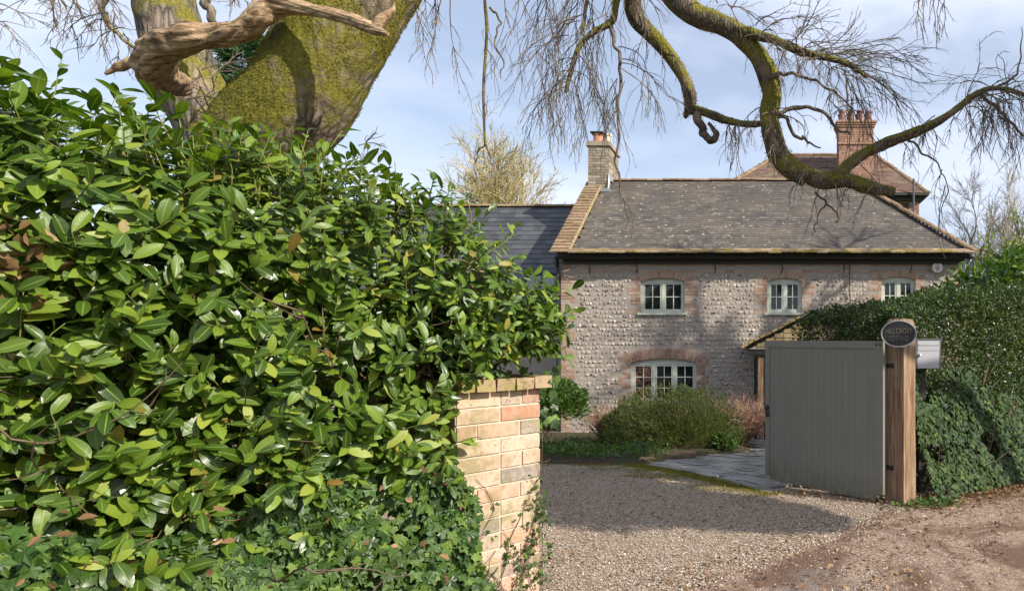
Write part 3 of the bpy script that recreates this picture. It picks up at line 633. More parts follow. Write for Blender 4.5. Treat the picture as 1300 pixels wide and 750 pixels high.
def ridge_tiles(mb, a, b, r, step, lift=0.):
    a = np.array(a, float); b = np.array(b, float); n = int(np.linalg.norm(b-a)/step); d = nrm(b-a)
    x = nrm(np.cross(d, (0, 0, 1))); z = np.cross(x, d)
    for i in range(n):
        p = a+(b-a)*(i/n)-d*.02; q = a+(b-a)*((i+1)/n)+d*.015; j = rng.normal()*.006; V = []
        for c, rr in ((p, r*1.06), (q, r*.94)):
            for t in np.linspace(-.1, math.pi+.1, 8): V.append(c+x*math.cos(t)*rr+z*(math.sin(t)*rr*.75+lift+j))
        V = np.array(V); V = np.vstack([V, V*1.0-z*.02]); F = [(k, k+1, k+9, k+8) for k in range(7)]+[tuple(range(8))[::-1], tuple(range(8, 16))]; mb.faces(V[:16], F)
ridge_tiles(mb, (X0+.2, RY, RZ+.02), (XH, RY, RZ+.02), .075, .42); mb.build('ridge_tiles', 'claytile', rf)
mb = MB(); ridge_tiles(mb, (XRr+.02, EY-.05, EZ+.03), (XH, RY, RZ+.05), .09, .30); mb.build('hip_tiles', 'claytile', rf)
# gutter, fascia, hooks, downpipe
mb = MB(); mb.bx((X0+.1, HY-.10, hz(335)), (X1+.1, HY-.02, hz(327)+.02)); mb.build('fascia', 'dark', cot)
mb = MB(); n = 9; V = []
for x in (X0-.05, X1+.25):
    for t in np.linspace(math.pi, 2*math.pi, n): V.append((x, HY-.24+math.cos(t)*.055, hz(327.5)+math.sin(t)*.055))
mb.faces(V, [(i, i+1, n+i+1, n+i) for i in range(n-1)]+[tuple(range(n)), tuple(range(n, 2*n))[::-1]]); mb.build('gutter', 'black', cot)
for px in (748, 808, 907, 992, 1070, 1155):
    mb = MB(); x = hx(px); limb(mb, [(x, HY-.2, hz(331)), (x+.01, HY-.12, hz(336)), (x+.03, HY-.05, hz(341)), (x, HY-.045, hz(347))], [.012]*4, 14, 6, 0); mb.build('gutter_hook', 'black', cot)
mb = MB(); limb(mb, [(X0-.02, HY-.22, hz(330)), (X0-.05, HY-.15, hz(338)), (X0-.05, HY-.07, hz(345)), (X0-.05, HY-.07, -.6)], [.036]*4, 24, 8, 0); mb.build('downpipe', 'black', cot)
mb = MB(); limb(mb, [(hx(1078), HY-.06, hz(334)), (hx(1078), HY-.06, hz(365)), (hx(1079), HY-.06, hz(390)), (hx(1079), HY-.06, -.5)], [.012]*4, 20, 6, 0); mb.build('cable', 'black', cot)
# left chimney
def brick_face(mb, O, U, N, W, H, course=.075, L=.225, dep=.05, gap=.012, jit=.003, header_mix=True):
    O = np.array(O, float); U = nrm(np.array(U, float)); N = nrm(np.array(N, float)); Z = np.array((0, 0, 1.)); k = 0; z = 0.; Mxs = []; Ts = []
    while z < H-.02:
        x = -(L/2 if k % 2 else 0.); ch = min(course, H-z)
        while x < W:
            l = L if not (header_mix and rng.random() < .25) else L/2
            a, b = max(x, 0), min(x+l, W)
            if b-a > .03:
                Mxs.append(np.stack([U*(b-a-gap), -N*dep, Z*(ch-gap)], 1)); Ts.append(O+U*(a+b)/2+Z*(z+ch/2)+N*(-dep/2+.004+rng.normal()*jit))
            x += l
        z += course; k += 1
    mb.inst(BRICK, np.array(Mxs), np.array(Ts))
def stack(parent, x0, x1, y0, y1, z0, z1, mat, mort, sides='FRL'):
    c = MB(); c.bx((x0+.006, y0+.006, z0), (x1-.006, y1-.006, z1)); core = c.build('chimney_core', mort, parent)
    b = MB(); brick_face(b, (x0, y0, z0), (1, 0, 0), (0, -1, 0), x1-x0, z1-z0); brick_face(b, (x1, y0+.06, z0), (0, 1, 0), (1, 0, 0), y1-y0-.06, z1-z0); brick_face(b, (x0, y1, z0), (0, -1, 0), (-1, 0, 0), y1-y0-.06, z1-z0)
    b.build('chimney_brickwork', mat, core); return core
chx0, chx1, chy0, chy1 = -5.0, -4.44, 18.55, 19.75; ct = CH+(430-186)/FP*18.6
core = stack(rf, chx0, chx1, chy0, chy1, RZ-.7, ct, 'chimbrick', 'mortar'); core.name = 'chimney'
mb = MB(); mb.bx((chx0-.05, chy0-.05, ct-.0), (chx1+.05, chy1+.05, ct+.07)); mb.bx((chx0-.03, chy0-.03, ct+.071), (chx1+.03, chy1+.03, ct+.13))
mb.build('chimney_cap', 'chimbrick', core)
mb = MB(); mb.faces([(chx1+.004, chy0-.1, RZ-.42), (chx1+.004, chy0-.02, RZ+.1), (chx1+.004, chy1, RZ+.15), (chx1+.05, chy0-.1, RZ-.46), (chx1+.05, chy0-.02, RZ-.1), (chx1+.05, chy1, RZ+.05)], [(0, 3, 4, 1), (1, 4, 5, 2)]); mb.bx((chx0-.02, chy0-.16, RZ-.42), (chx1+.06, chy0-.005, RZ-.33)); mb.build('flashing', 'lead', core)
def pot(parent, c, r, h, mat, name='chimney_pot', cap=True):
    m_ = MB(); c = np.array(c, float); pr = [(1.0, 0), (1.02, .12), (.88, .2), (.82, .8), (.98, .86), (.98, 1.), (.8, 1.)]; n = 14; V = []
    for q, z in pr:
        for i in range(n): t = 2*math.pi*i/n; V.append(c+np.array((math.cos(t)*r*q, math.sin(t)*r*q, z*h)))
    F = [(k*n+i, k*n+(i+1) % n, (k+1)*n+(i+1) % n, (k+1)*n+i) for k in range(len(pr)-1) for i in range(n)]+[tuple((len(pr)-1)*n+i for i in range(n))]
    m_.faces(V, F); o = m_.build(name, mat, parent, smooth=False); return o
pot(core, (-4.80, 18.85, ct+.13), .15, .27, 'terracotta'); 
mb = MB(); mb.bx((-4.98, 18.68, ct+.41), (-4.62, 19.02, ct+.44)); [mb.bx((-4.80+a*.12-.01, 18.85+b*.12-.01, ct+.38), (-4.80+a*.12+.01, 18.85+b*.12+.01, ct+.41)) for a in (-1, 1) for b in (-1, 1)]; mb.build('pot_cover', 'black', core)
pot(core, (-4.66, 19.35, ct+.13), .14, .42, 'palepot')
# alarm box on the wall
mb = MB(); n = 8; cxa, cza = hx(1189), hz(340); V = [(cxa+math.cos(2*math.pi*(i+.5)/n)*.125, HY-yy_, cza+math.sin(2*math.pi*(i+.5)/n)*.125) for yy_ in (.10, .0) for i in range(n)]
mb.faces(V, [tuple(range(n))[::-1]]+[(i, (i+1) % n, n+(i+1) % n, n+i) for i in range(n)]); al = mb.build('alarm_box', 'white', cot)
mb = MB(); V = [(cxa+math.cos(t)*.055, HY-.104, cza-.02+math.sin(t)*.06) for t in np.linspace(0, 2*math.pi, 15)[:-1]]; mb.faces(V, [tuple(range(14))[::-1]]); mb.bx((cxa-.05, HY-.104, cza+.06), (cxa+.05, HY-.1015, cza+.085)); mb.build('emblem', 'pink', al)
# porch
PY = 14.55; pc = FP/PY
def qx(px): return (px-CX)/pc
def qz(py): return CH-(py-CY)/pc
ax, az = qx(1034), qz(396); lx, lz = qx(944), qz(443); rx_, rz_ = 2*ax-lx, lz
por = MB()
por.faces([(lx+.12, PY+.05, lz), (rx_-.12, PY+.05, lz), (ax, PY+.05, az-.08), (lx+.12, PY+.25, lz), (rx_-.12, PY+.25, lz), (ax, PY+.25, az-.08)], [(0, 1, 2), (3, 5, 4), (0, 3, 4, 1)])
porch = por.build('porch', 'mortar', cot)
mb = MB(); Zp = []
z = lz+.04
while z < az-.12:
    f = (az-.1-z)/(az-.1-lz); a, b = ax+(lx+.2-ax)*f, ax+(rx_-.2-ax)*f; x = a
    while x < b-.05: l = rng.uniform(.12, .24); mb.inst(BRICK, np.diag([min(l, b-x)-.015, .06, .085])[None], np.array([[x+l/2, PY+.065+rng.normal()*.006, z+.045]])); x += l
    z += .1
mb.build('gable_stones', 'coping', porch)
mb = MB()
for (ex, s) in ((lx, 1), (rx_, -1)):
    U = nrm(np.array([ax-ex, 0, az-lz])); ln = math.hypot(ax-ex, az-lz); nn = np.array([-U[2], 0, U[0]])*s; n = 12
    for k in range(n):
        for j in range(6):
            c = np.array([ex, PY-.12+.28*j+.14, lz])+U*(ln*(k+.5)/n)+nn*(.05+rng.normal()*.008)
            mb.inst(CUBE, np.stack([U*(ln/n*1.18), np.array((0, 1, 0))*.27, nn*.045], 1)[None]@np.array([[[1, 0, 0], [0, 1, 0], [.0, 0, 1]]]), c[None])
mb.build('porch_roof', 'mosstile', porch)
mb = MB(); mb.bx((ax-.09, PY-.14, az+.03), (ax+.09, HY-.02, az+.085)); mb.build('ridge_lead', 'lead', porch)
mb = MB(); mb.bx((qx(949), PY-.06, qz(449.5)), (qx(975), PY+.02, qz(444.5))); mb.bx((qx(949), PY+.021, qz(449.5)), (qx(955), HY-.05, qz(444.5))); mb.build('porch_gutter', 'black', porch)
for px in (966, 1094):
    mb = MB(); mb.bx((qx(px-3.2), PY, -.62), (qx(px+3.2), PY+.12, qz(450))); mb.build('porch_post', 'oak', porch)
mb = MB(); mb.bx((qx(957), PY+.14, -.62), (qx(961), PY+.2, qz(449))); mb.bx((qx(970), PY+.10, -.62), (qx(974), PY+.16, qz(449))); mb.build('porch_downpipe', 'black', porch)
mb = MB(); mb.bx((DOOR[0]+.02, HY+.1, DOOR[2]), (DOOR[1]-.02, HY+.15, DOOR[3])); dr = mb.build('door', 'dark', cot)

# wing with dark slate roof (attached extension)
wy, wr = 17.2, 20.0; wx0, wx1 = -14.5, X0-.03; wze = CH+(430-388)/FP*wy; wzr = CH+(430-263)/FP*wr
wing = root('side_wing', (-9.5, wy, -.64), 'low side wing with blue black slate roof left of the flint cottage', 'house')
mb = MB(); mb.bx((wx0, wy+.3, -.75), (wx1, wr+2.5, wze)); mb.build('wall', 'mortar', wing)
v = np.array([0, wr-wy, wzr-wze]); wl = np.linalg.norm(v); v = v/wl; wnn = np.array([0, -v[2], v[1]])
mb = MB(); mb.faces([(wx0, wy, wze), (wx1, wy, wze), (wx1, wr, wzr), (wx0, wr, wzr), (wx0, 2*wr-wy, wze), (wx1, 2*wr-wy, wze)], [(0, 1, 2, 3), (3, 2, 5, 4), (0, 3, 4), (1, 5, 2), (0, 4, 5, 1)]); wrf = mb.build('roof', 'newslate', wing)
mb = MB(); slates(mb, wx0, wx1, np.array([0, wy, wze])+wnn*.004, v, wnn, wl, .2, .28, .012, jit=.003); mb.build('slate_courses', 'newslate', wrf)
mb = MB(); ridge_tiles(mb, (wx0, wr, wzr+.02), (wx1, wr, wzr+.02), .09, .42); mb.build('ridge_tiles', 'claytile', wrf)
sx0, sx1 = (668-CX)/FP*17.9, (712-CX)/FP*17.9; s0 = .45; s1 = 1.15
mb = MB(); c0 = np.array([0, wy, wze])
def rq(x, s, h): return c0+np.array([x, 0, 0])+v*s+wnn*h
fw = .06
for (a, b, s, t) in ((sx0, sx1, s0, s0+fw), (sx0, sx1, s1-fw, s1), (sx0, sx0+fw, s0+fw, s1-fw), (sx1-fw, sx1, s0+fw, s1-fw), ((sx0+sx1)/2-.02, (sx0+sx1)/2+.02, s0+fw, s1-fw)):
    mb.box((rq(a, s, .06)+rq(b, t, .06))/2, (b-a, t-s, .07), (1, 0, 0), v, wnn)
slg = mb.build('skylight', 'black', wrf)
mb = MB(); mb.faces([rq(sx0+fw, s0+fw, .05), rq(sx1-fw, s0+fw, .05), rq(sx1-fw, s1-fw, .05), rq(sx0+fw, s1-fw, .05)], [(0, 1, 2, 3)]); mb.build('pane', 'skyglass', slg)

# ------------------------------------------------------------------ tall brick house behind
big = root('brick_house', (2, 28, -.64), 'tall red brick house with hipped tile roof behind the cottage', 'house')
by0 = 28.3; bx0, bx1 = -2.1, (1167-CX)/FP*by0; bze = CH+(430-245)/FP*28; bzr = CH+(430-195)/FP*31.6; bd = 7.2
mb = MB(); mb.bx((bx0, by0+.02, -.7), (bx1-.02, by0+bd, bze)); mb.build('wall', 'mortar', big)
mb = MB(); brick_face(mb, (bx0, by0, 3.8), (1, 0, 0), (0, -1, 0), bx1-bx0, bze-3.8); brick_face(mb, (bx1, by0+.05, 3.8), (0, 1, 0), (1, 0, 0), bd, bze-3.8); mb.build('brickwork', 'oldbrick', big)
ex0, ex1, ey0, ey1 = bx0-.3, bx1+.28, by0-.3, by0+bd+.3; rx0, rx1, ry = (988-CX)/FP*31.6, (1112-CX)/FP*31.6, (ey0+ey1)/2
mb = MB(); mb.faces([(ex0, ey0, bze), (ex1, ey0, bze), (ex1, ey1, bze), (ex0, ey1, bze), (rx0, ry, bzr), (rx1, ry, bzr)], [(0, 1, 5, 4), (1, 2, 5), (2, 3, 4, 5), (3, 0, 4), (0, 3, 2, 1)]); brf = mb.build('roof', 'redtile', big)
mb = MB(); bv = np.array([0, ry-ey0, bzr-bze]); bl = np.linalg.norm(bv); bv = bv/bl; bn = np.array([0, -bv[2], bv[1]])
slates(mb, ex0, ex1, np.array([0, ey0, bze]), bv, bn, bl, .16, .30, .016, lambda s: (ex0+(rx0-ex0)*s/bl, ex1+(rx1-ex1)*s/bl)); mb.build('tile_courses', 'redtile', brf)
mb = MB(); ridge_tiles(mb, (rx0, ry, bzr), (rx1, ry, bzr), .13, .4); ridge_tiles(mb, (ex1, ey0, bze), (rx1, ry, bzr), .13, .4); ridge_tiles(mb, (ex0, ey0, bze), (rx0, ry, bzr), .13, .4); mb.build('ridge_tiles', 'claytile', brf)
mb = MB(); mb.bx((ex0, ey0-.06, bze-.10), (ex1+.06, ey0+.04, bze+.01)); mb.bx((ex1-.04, ey0+.041, bze-.10), (ex1+.06, ey1, bze+.01)); mb.bx((bx0-.12, by0-.14, bze-.28), (bx1+.12, by0-.005, bze-.101)); mb.build('eaves_board', 'dark', big)
wxa = (1131-CX)/FP*by0; mb = MB(); mb.bx((wxa, by0-.02, 5.3), (wxa+.75, by0-.006, bze-.35)); mb.build('dark_panel', 'dark', big)
mb = MB(); dx = (1157-CX)/FP*by0; limb(mb, [(dx, by0-.45, bze+.55), (dx, by0-.45, bze-.1), (dx, by0-.45, 5), (dx, by0-.45, 4.2)], [.045]*4, 12, 8, 0); mb.build('soil_pipe', 'boxside', big)
bcx0, bcx1, bcy0 = (1065-CX)/FP*29.6, (1109-CX)/FP*29.6, 29.6; bct = CH+(430-154)/FP*29.6
bc = stack(brf, bcx0, bcx1, bcy0, bcy0+1.0, bze+.3, bct-.25, 'oldbrick', 'mortar'); bc.name = 'chimney'
mb = MB()
for k, (o_, z_) in enumerate(((.05, -.25), (.09, -.16), (.13, -.07))): mb.bx((bcx0-o_, bcy0-o_, bct+z_), (bcx1+o_, bcy0+1+o_, bct+z_+.088))
mb.bx((bcx0-.06, bcy0-.06, bct-1.0), (bcx1+.06, bcy0-.004, bct-.93)); mb.build('corbel', 'oldbrick', bc)
for k in range(4):
    for j in range(2): pot(bc, (bcx0+.17+k*(bcx1-bcx0-.34)/3, bcy0+.28+j*.45, bct+.02), .15, .50, 'redpot')

# ------------------------------------------------------------------ brick pier and garden wall by the lane
pl = np.array([-1.44, 3.11]); pr = np.array([-1.177, 3.47]); pu = nrm(pr-pl); pn = np.array([pu[1], -pu[0]]); PW = np.linalg.norm(pr-pl); PZ = 1.30
def b3(p, z=0.): return np.array([p[0], p[1], z])
pier = root('brick_pier', (*(pl+pr)/2, 0), 'worn pale brick gate pier with mossy coping beside the laurel hedge', 'gate pier')
U3 = b3(pu); N3 = b3(pn)
mb = MB(); cpt = b3((pl+pr)/2)-N3*.235; mb.box(cpt+np.array([0, 0, PZ/2-.1]), (PW-.012, .46, PZ+.2), U3, -N3); mb.build('mortar_core', 'pmortar', pier)
mb = MB(); rows = int(PZ/.0755)+1; MX = []; TT = []
for f_, (O, U_, N_, W_) in enumerate(((b3(pl), U3, N3, PW), (b3(pr), -N3, U3, .45), (b3(pl)-N3*.45, N3, -U3, .45))):
    for k in range(-1, rows):
        z = PZ-(k+2)*.0755
        if z < -.05: break
        seq = [(.0, .5), (.5, 1.0)] if k % 2 == 0 else [(0, .23), (.23, .74), (.74, 1.)]
        if k % 4 == 3: seq = [(0, .5), (.5, .76), (.76, 1.)]
        for a, b in seq:
            a *= W_; b *= W_; g = .009; MX.append(np.stack([U_*(b-a-g), -N_*.10, np.array((0, 0, 1.))*(.0755-g)], 1)); TT.append(O+U_*(a+b)/2+N_*(-.05+.0015+rng.normal()*.0015)+np.array((0, 0, z+.038)))
mb.inst(BRICK, np.array(MX), np.array(TT)); mb.build('bricks', 'pierbrick', pier)
mb = MB()
for k in range(5):
    a = -.035+(PW+.07)*k/5; b = -.035+(PW+.07)*(k+1)/5; V = []
    for y_ in (.05, -.50):
        for x_, z_ in ((a+.004, 0), (b-.004, 0), (b-.004, .058), (a+.004, .058)): V.append(b3(pl)+U3*x_+N3*(y_+rng.normal()*.006)+np.array((0, 0, PZ+.004+z_+rng.normal()*.003)))
    mb.faces(V, [(0, 1, 2, 3), (7, 6, 5, 4), (3, 2, 6, 7), (0, 4, 5, 1), (1, 5, 6, 2), (0, 3, 7, 4)])
mb.build('coping', 'coping', pier)
# low garden wall under the hedge
hd = np.array([-.70, -.714]); hn = np.array([.714, -.70])
gw = MB(); wo = pl-hn*.14; gw.box(b3(wo+hd*2.3, .34), (4.55, .26, .74), b3(-hd), b3(hn)); gwall = root('garden_wall', (*(wo+hd*2.3), 0), 'low brick garden wall buried in ivy below the laurel hedge', 'wall'); gw.build('mortar_core', 'soil', gwall)
mb = MB(); brick_face(mb, b3(pl-hn*.005+hd*4.5, 0), b3(-hd), b3(hn), 4.45, .70, .0755); mb.build('bricks', 'shadebrick', gwall)

# ------------------------------------------------------------------ laurel hedge
LL, LT, LH = 3.9, 1.15, 1.5
def ltop(t): return np.interp(t, [-.62, -.45, -.3, 0, .25, .5, .75, 1.0, 1.38, 2., 4], [1.52, 1.70, 1.90, 2.12, 2.22, 2.27, 2.29, 2.31, 2.34, 2.36, 2.36])-.05
def lbot(t): return np.interp(t, [-.6, -.35, -.05, .10, .6, 4], [1.48, 1.46, 1.40, .88, .66, .60])
def rbox(n, L_, T_, H_, r, wts=(.5, .25, .1, .15)):
    """points on a rounded box, local x along, y depth (0 front), z up; faces front, top, back, ends"""
    f = rng.choice(4, n, p=wts); u = rng.random((n, 3)); p = np.stack([u[:, 0]*L_, u[:, 1]*T_, u[:, 2]*H_], 1)
    p[f == 0, 1] = 0; p[f == 1, 2] = H_; p[f == 2, 1] = T_; e = f == 3; p[e, 0] = np.where(rng.random(e.sum()) < .75, 0, L_)
    c = np.clip(p, [r, r, -9], [L_-r, T_-r, H_-r]); nn = nrm(p-c); return c+nn*r, nn
def lmap(p, nn, depth_in=0.):
    t = p[:, 0]-.47; zb, zt = lbot(t), ltop(t); h = np.clip(p[:, 2]/LH, 0, 1)
    z = zb+h*(zt-zb); base = pl+hd*t[:, None]+hn*.10
    d3 = np.column_stack([base-hn*p[:, 1:2], z]); n3 = nn[:, :1]*b3(hd)+nn[:, 1:2]*b3(-hn)+nn[:, 2:]*np.array([0, 0, 1.])
    bul = .10*lump(d3, 2.3, 4)+.05*lump(d3, 6, 9)+.05*np.sin(h*3.1)
    return d3+n3*(bul[:, None]-depth_in), n3
hedge = root('laurel_hedge', (*(pl+hd*1.2), 0), 'large glossy green laurel hedge filling the left foreground', 'hedge')
leaves = MB(); stems = MB(); gst = MB()
ns = 2500; p, nn = rbox(ns, LL, LT, LH, .28, (.54, .24, .06, .16)); S, N = lmap(p, nn, .13)
keepf = (lump(S, 2.6, 21) > -.42) & (lump(S, 6.5, 2) > -.62); S, N = S[keepf], N[keepf]; ns = len(S)
D = nrm(N*1.0+np.array([0, 0, .55])+rnd_dir(ns)*.55); Ln = rng.uniform(.12, .24, ns)
topm = N[:, 2] > .6; Ln[topm] += rng.random(topm.sum())*.12
W = walk(S, D, Ln, 5, -.05, .16); tubes(gst, W, np.linspace(.0035, .0016, 5)[None].repeat(ns, 0), 4)
for k in range(8):      # leaves spiral round each shoot, largest at the base, upright at the tip
    t = .25+.75*k/7; i = min(int(t*4), 3); f = t*4-i; pos = W[:, i]*(1-f)+W[:, min(i+1, 4)]*f; T = nrm(W[:, min(i+1, 4)]-W[:, i])
    a = k*2.4+rng.uniform(0, 6.28, ns); X_ = nrm(np.cross(T, [0.2, .1, 1.])); Y_ = np.cross(T, X_); sd_ = X_*np.cos(a)[:, None]+Y_*np.sin(a)[:, None]
    sp = np.interp(t, [0, 1], [1.35, .75])*rng.uniform(.8, 1.2, ns); d = nrm(T*np.cos(sp)[:, None]+sd_*np.sin(sp)[:, None]-np.array([0, 0, .16]))
    up = nrm(T*.6+np.array([0, 0, .55])+N*.75+rnd_dir(ns)*.3); sz = (.055+.068*rng.random(ns)**.8)*(1.05-.25*t)
    small = lump(W[:, 0], 1.6, 33) > .22; sz[small] *= .72; kp = rng.random(ns) < .92
    put_leaves(leaves, LAUREL, pos[kp], d[kp], up[kp], sz[kp])
n2 = 14000; p, nn = rbox(n2, LL, LT, LH, .28, (.62, .2, .03, .15)); S2, N2 = lmap(p, nn, .14); S2 = S2-N2*(.10+rng.random((n2, 1))**.8*.58)
n6 = 7000; tt6 = rng.uniform(.5, 3.3, n6); S6 = np.column_stack([pl+hd*tt6[:, None]-hn*rng.uniform(.35, 1.05, (n6, 1)), lbot(tt6)+rng.random(n6)*(ltop(tt6)-lbot(tt6)-.05)]); S2 = np.vstack([S2, S6]); N2 = np.vstack([N2, np.tile(b3(hn), (n6, 1))]); n2 = len(S2)
d = nrm(rnd_dir(n2)+N2*.5-np.array([0, 0, .25])); put_leaves(leaves, LAUREL, S2, d, nrm(N2*.6+np.array([0, 0, .7])+rnd_dir(n2)*.5), rng.uniform(.06, .105, n2))
# straggling shoots on the outline
n3 = 70; tt = rng.uniform(-.15, 2.2, n3); bp = pl+hd*tt[:, None]-hn*rng.uniform(0, .5, (n3, 1)); S = np.column_stack([bp, ltop(tt)-.12]); D = nrm(np.array([0, 0, 1.])+rnd_dir(n3)*.6)
ex = np.array([[-1.26, 3.30, 1.68]]*10)+rng.normal(size=(10, 3))*[.05, .08, .12]; S = np.vstack([S, ex]); D = np.vstack([D, nrm(np.array([[.7, -.2, .15]]*10)+rnd_dir(10)*.5)]); n3 = len(S)
W = walk(S, D, rng.uniform(.18, .36, n3), 7, .0, .12); tubes(gst, W, np.linspace(.004, .0015, 7)[None].repeat(n3, 0), 4)
for k in range(9):
    t = .3+.7*k/8; i = min(int(t*6), 5); f = t*6-i; pos = W[:, i]*(1-f)+W[:, i+1]*f; T = nrm(W[:, i+1]-W[:, i]); a = k*2.5+rng.random(n3); X_ = nrm(np.cross(T, [0.2, 1, .1])); Y_ = np.cross(T, X_)
    d = nrm(T*.6+X_*np.cos(a)[:, None]+Y_*np.sin(a)[:, None]); put_leaves(leaves, LAUREL, pos, d, nrm(T+[0, 0, .6]), rng.uniform(.05, .10, n3))
leaves.build('foliage', 'laurel', hedge, smooth=True); gst.build('shoots', 'greenstem', hedge, smooth=True)
# inner woody stems
n4 = 90; tt = rng.uniform(-.1, 3.2, n4); S = np.column_stack([pl+hd*tt[:, None]-hn*rng.uniform(.15, .7, (n4, 1)), lbot(tt)-.15+rng.random(n4)*.9]); D = nrm(np.array([0, 0, 1.])+b3(hn)*.7+rnd_dir(n4)*.8)
W = walk(S, D, rng.uniform(.3, .75, n4), 10, -.02, .15); ok = lambda Q: (Q[..., 2] < ltop(((Q[..., :2]-pl)@hd))-.06).all(1); W = W[ok(W)]; n4 = len(W); tubes(stems, W, np.linspace(.011, .003, 10)[None]*rng.uniform(.6, 1.3, (n4, 1)), 6)
Sx, Dx, _, _ = sprout(W, 5, .9); W2 = walk(Sx, nrm(Dx+b3(hn)*.4), rng.uniform(.15, .5, len(Sx)), 7, -.02, .22); W2 = W2[ok(W2)]; Sx = W2[:, 0]; tubes(stems, W2, np.linspace(.004, .0015, 7)[None].repeat(len(Sx), 0), 4)
# bare twigs above the pier, reaching to the drive
n5 = 26; S = np.column_stack([pl+pu*rng.uniform(-.1, .4, (n5, 1))-pn*rng.uniform(.0, .4, (n5, 1)), rng.uniform(1.38, 1.7, n5)]); D = nrm(U3*.8+N3*.5+np.array([0, 0, .35])+rnd_dir(n5)*.6)
W = walk(S, D, rng.uniform(.12, .32, n5), 8, -.03, .2); tubes(stems, W, np.linspace(.004, .0013, 8)[None].repeat(n5, 0), 4)
stems.build('stems', 'stem', hedge, smooth=True)
# old fence post inside the hedge
o = MB(); c = P(606, 400, 3.24); o.box((c[0], c[1]+.02, 1.62), (.06, .06, .52), nrm(np.array([1, .3, 0])), nrm(np.array([-.3, 1, 0]))); tag(o.build('wooden_post', 'deadwood'), 'pale wooden post half hidden in the laurel hedge above the pier', 'post')

# ------------------------------------------------------------------ ivy on bank and pier
ivy = root('ivy', (*(pl+hd*.9+hn*.2), 0), 'glossy ivy trailing over the wall at the hedge foot', 'ivy')
lv = MB(); st = MB(); n = 15000; tt = np.concatenate([rng.uniform(-.02, 3.4, n), rng.uniform(-.05, 1.0, 4500), rng.uniform(.6, 2.8, 8000)]); n = len(tt); hgt = np.interp(tt, [-.1, .1, .6, 1.2, 3.5], [.75, 1.05, 1.0, .95, .9])
z = rng.random(n)**.8*hgt*(1.+.1*np.sin(tt*5)); out_ = .06+.32*(1-z/1.05)**1.2; q = pl+hd*tt[:, None]+hn*(out_+0*tt)[:, None]
S = np.column_stack([q, z]); lu = lump(S, 3.5, 5); S = S+b3(hn)*(lu*.09+.05*lump(S, 9, 1)+rng.random(n)*-.08)[:, None]; kp = ((lump(S, 8, 3) > -.30) | (rng.random(n) < .3)) & (S[:, 2] > -.02); S = S[kp]; n = len(S)
Nn = nrm(b3(hn)+np.array([0, 0, .35])+rnd_dir(n)*.45); d = nrm(np.array([0, 0, -1.])+rnd_dir(n)*.75); put_leaves(lv, IVY, S, d, Nn, (.018+.040*rng.random(n)))
tt2 = rng.uniform(-.02, 3.2, 50); S4 = np.column_stack([pl+hd*tt2[:, None]+hn*.22, np.zeros(50)]); W = walk(S4, nrm(np.array([0, 0, 1.])-b3(hn)*.15+rnd_dir(50)*.4), rng.uniform(.4, .9, 50), 12, 0, .18); tubes(st, W, np.full((50, 12), .0024), 4)
# strands climbing the pier
Wp = []
for k, (u0, hmax) in enumerate([(.0, .9), (.03, 1.05), (.08, .5), (.12, .8), (.2, .35), (.26, .78), (.30, .62), (.33, .88), (.36, .70), (.38, .55), (.40, .84), (.42, .66), (.34, .5)]):
    p_ = [(u0, 0.)]; a_ = rng.normal()*.25
    while p_[-1][1] < hmax: a_ = a_*.8+rng.normal()*.35; p_.append((np.clip(p_[-1][0]+a_*.05, -.02, PW+.003), p_[-1][1]+.045))
    pp = crom([b3(pl)+U3*x+N3*.012+np.array((0, 0, z)) for x, z in p_], 24); Wp.append(pp)
Wp = np.array(Wp); tubes(st, Wp, np.linspace(.0032, .0012, 24)[None].repeat(len(Wp), 0), 4)
Sx, Dx, _, _ = sprout(Wp, 9, 1.0, .3, 1.); Dx = nrm(Dx-N3*(Dx@N3)[:, None]); Wq = walk(Sx, Dx, rng.uniform(.03, .12, len(Sx)), 6, 0, .25); Wq = Wq-N3*np.maximum(((Wq-b3(pl))@N3-.012), 0)[..., None]; tubes(st, Wq, np.full((len(Sx), 6), .0012), 3)
# ivy gets its small leaves along the strands, thickest at the pier's right edge
ends = np.concatenate([Wq[:, 3], Wq[:, -1], Wp[:, 6:22].reshape(-1, 3)]); uu_ = (ends-b3(pl))@U3; zz_ = ends[:, 2]; kp = (rng.random(len(ends)) < np.where(uu_ > .24, .75, .3)) & (zz_ < .86) ; e = ends[kp]
e = np.repeat(e, 2, 0)+rng.normal(size=(2*len(e), 3))*.012; put_leaves(lv, IVY, e+N3*.012, nrm(rnd_dir(len(e))-N3*.2-np.array([0, 0, .4])), nrm(N3+rnd_dir(len(e))*.5), rng.uniform(.012, .026, len(e)))
# dense foot at lower left of the pier
nq = 900; u_ = np.abs(rng.normal(size=nq))*.13-.03; z_ = rng.random(nq)*.62*(1-u_/.45); kp = (z_ > 0) & (u_ < PW); S = b3(pl)+U3*u_[kp][:, None]+N3*(rng.random((kp.sum(), 1))*.05+.01)+np.array([0, 0, 1.])*z_[kp][:, None]
put_leaves(lv, IVY, S, nrm(np.array([0, 0, -1.])+rnd_dir(len(S))*.7), nrm(N3+rnd_dir(len(S))*.5), rng.uniform(.02, .042, len(S)))
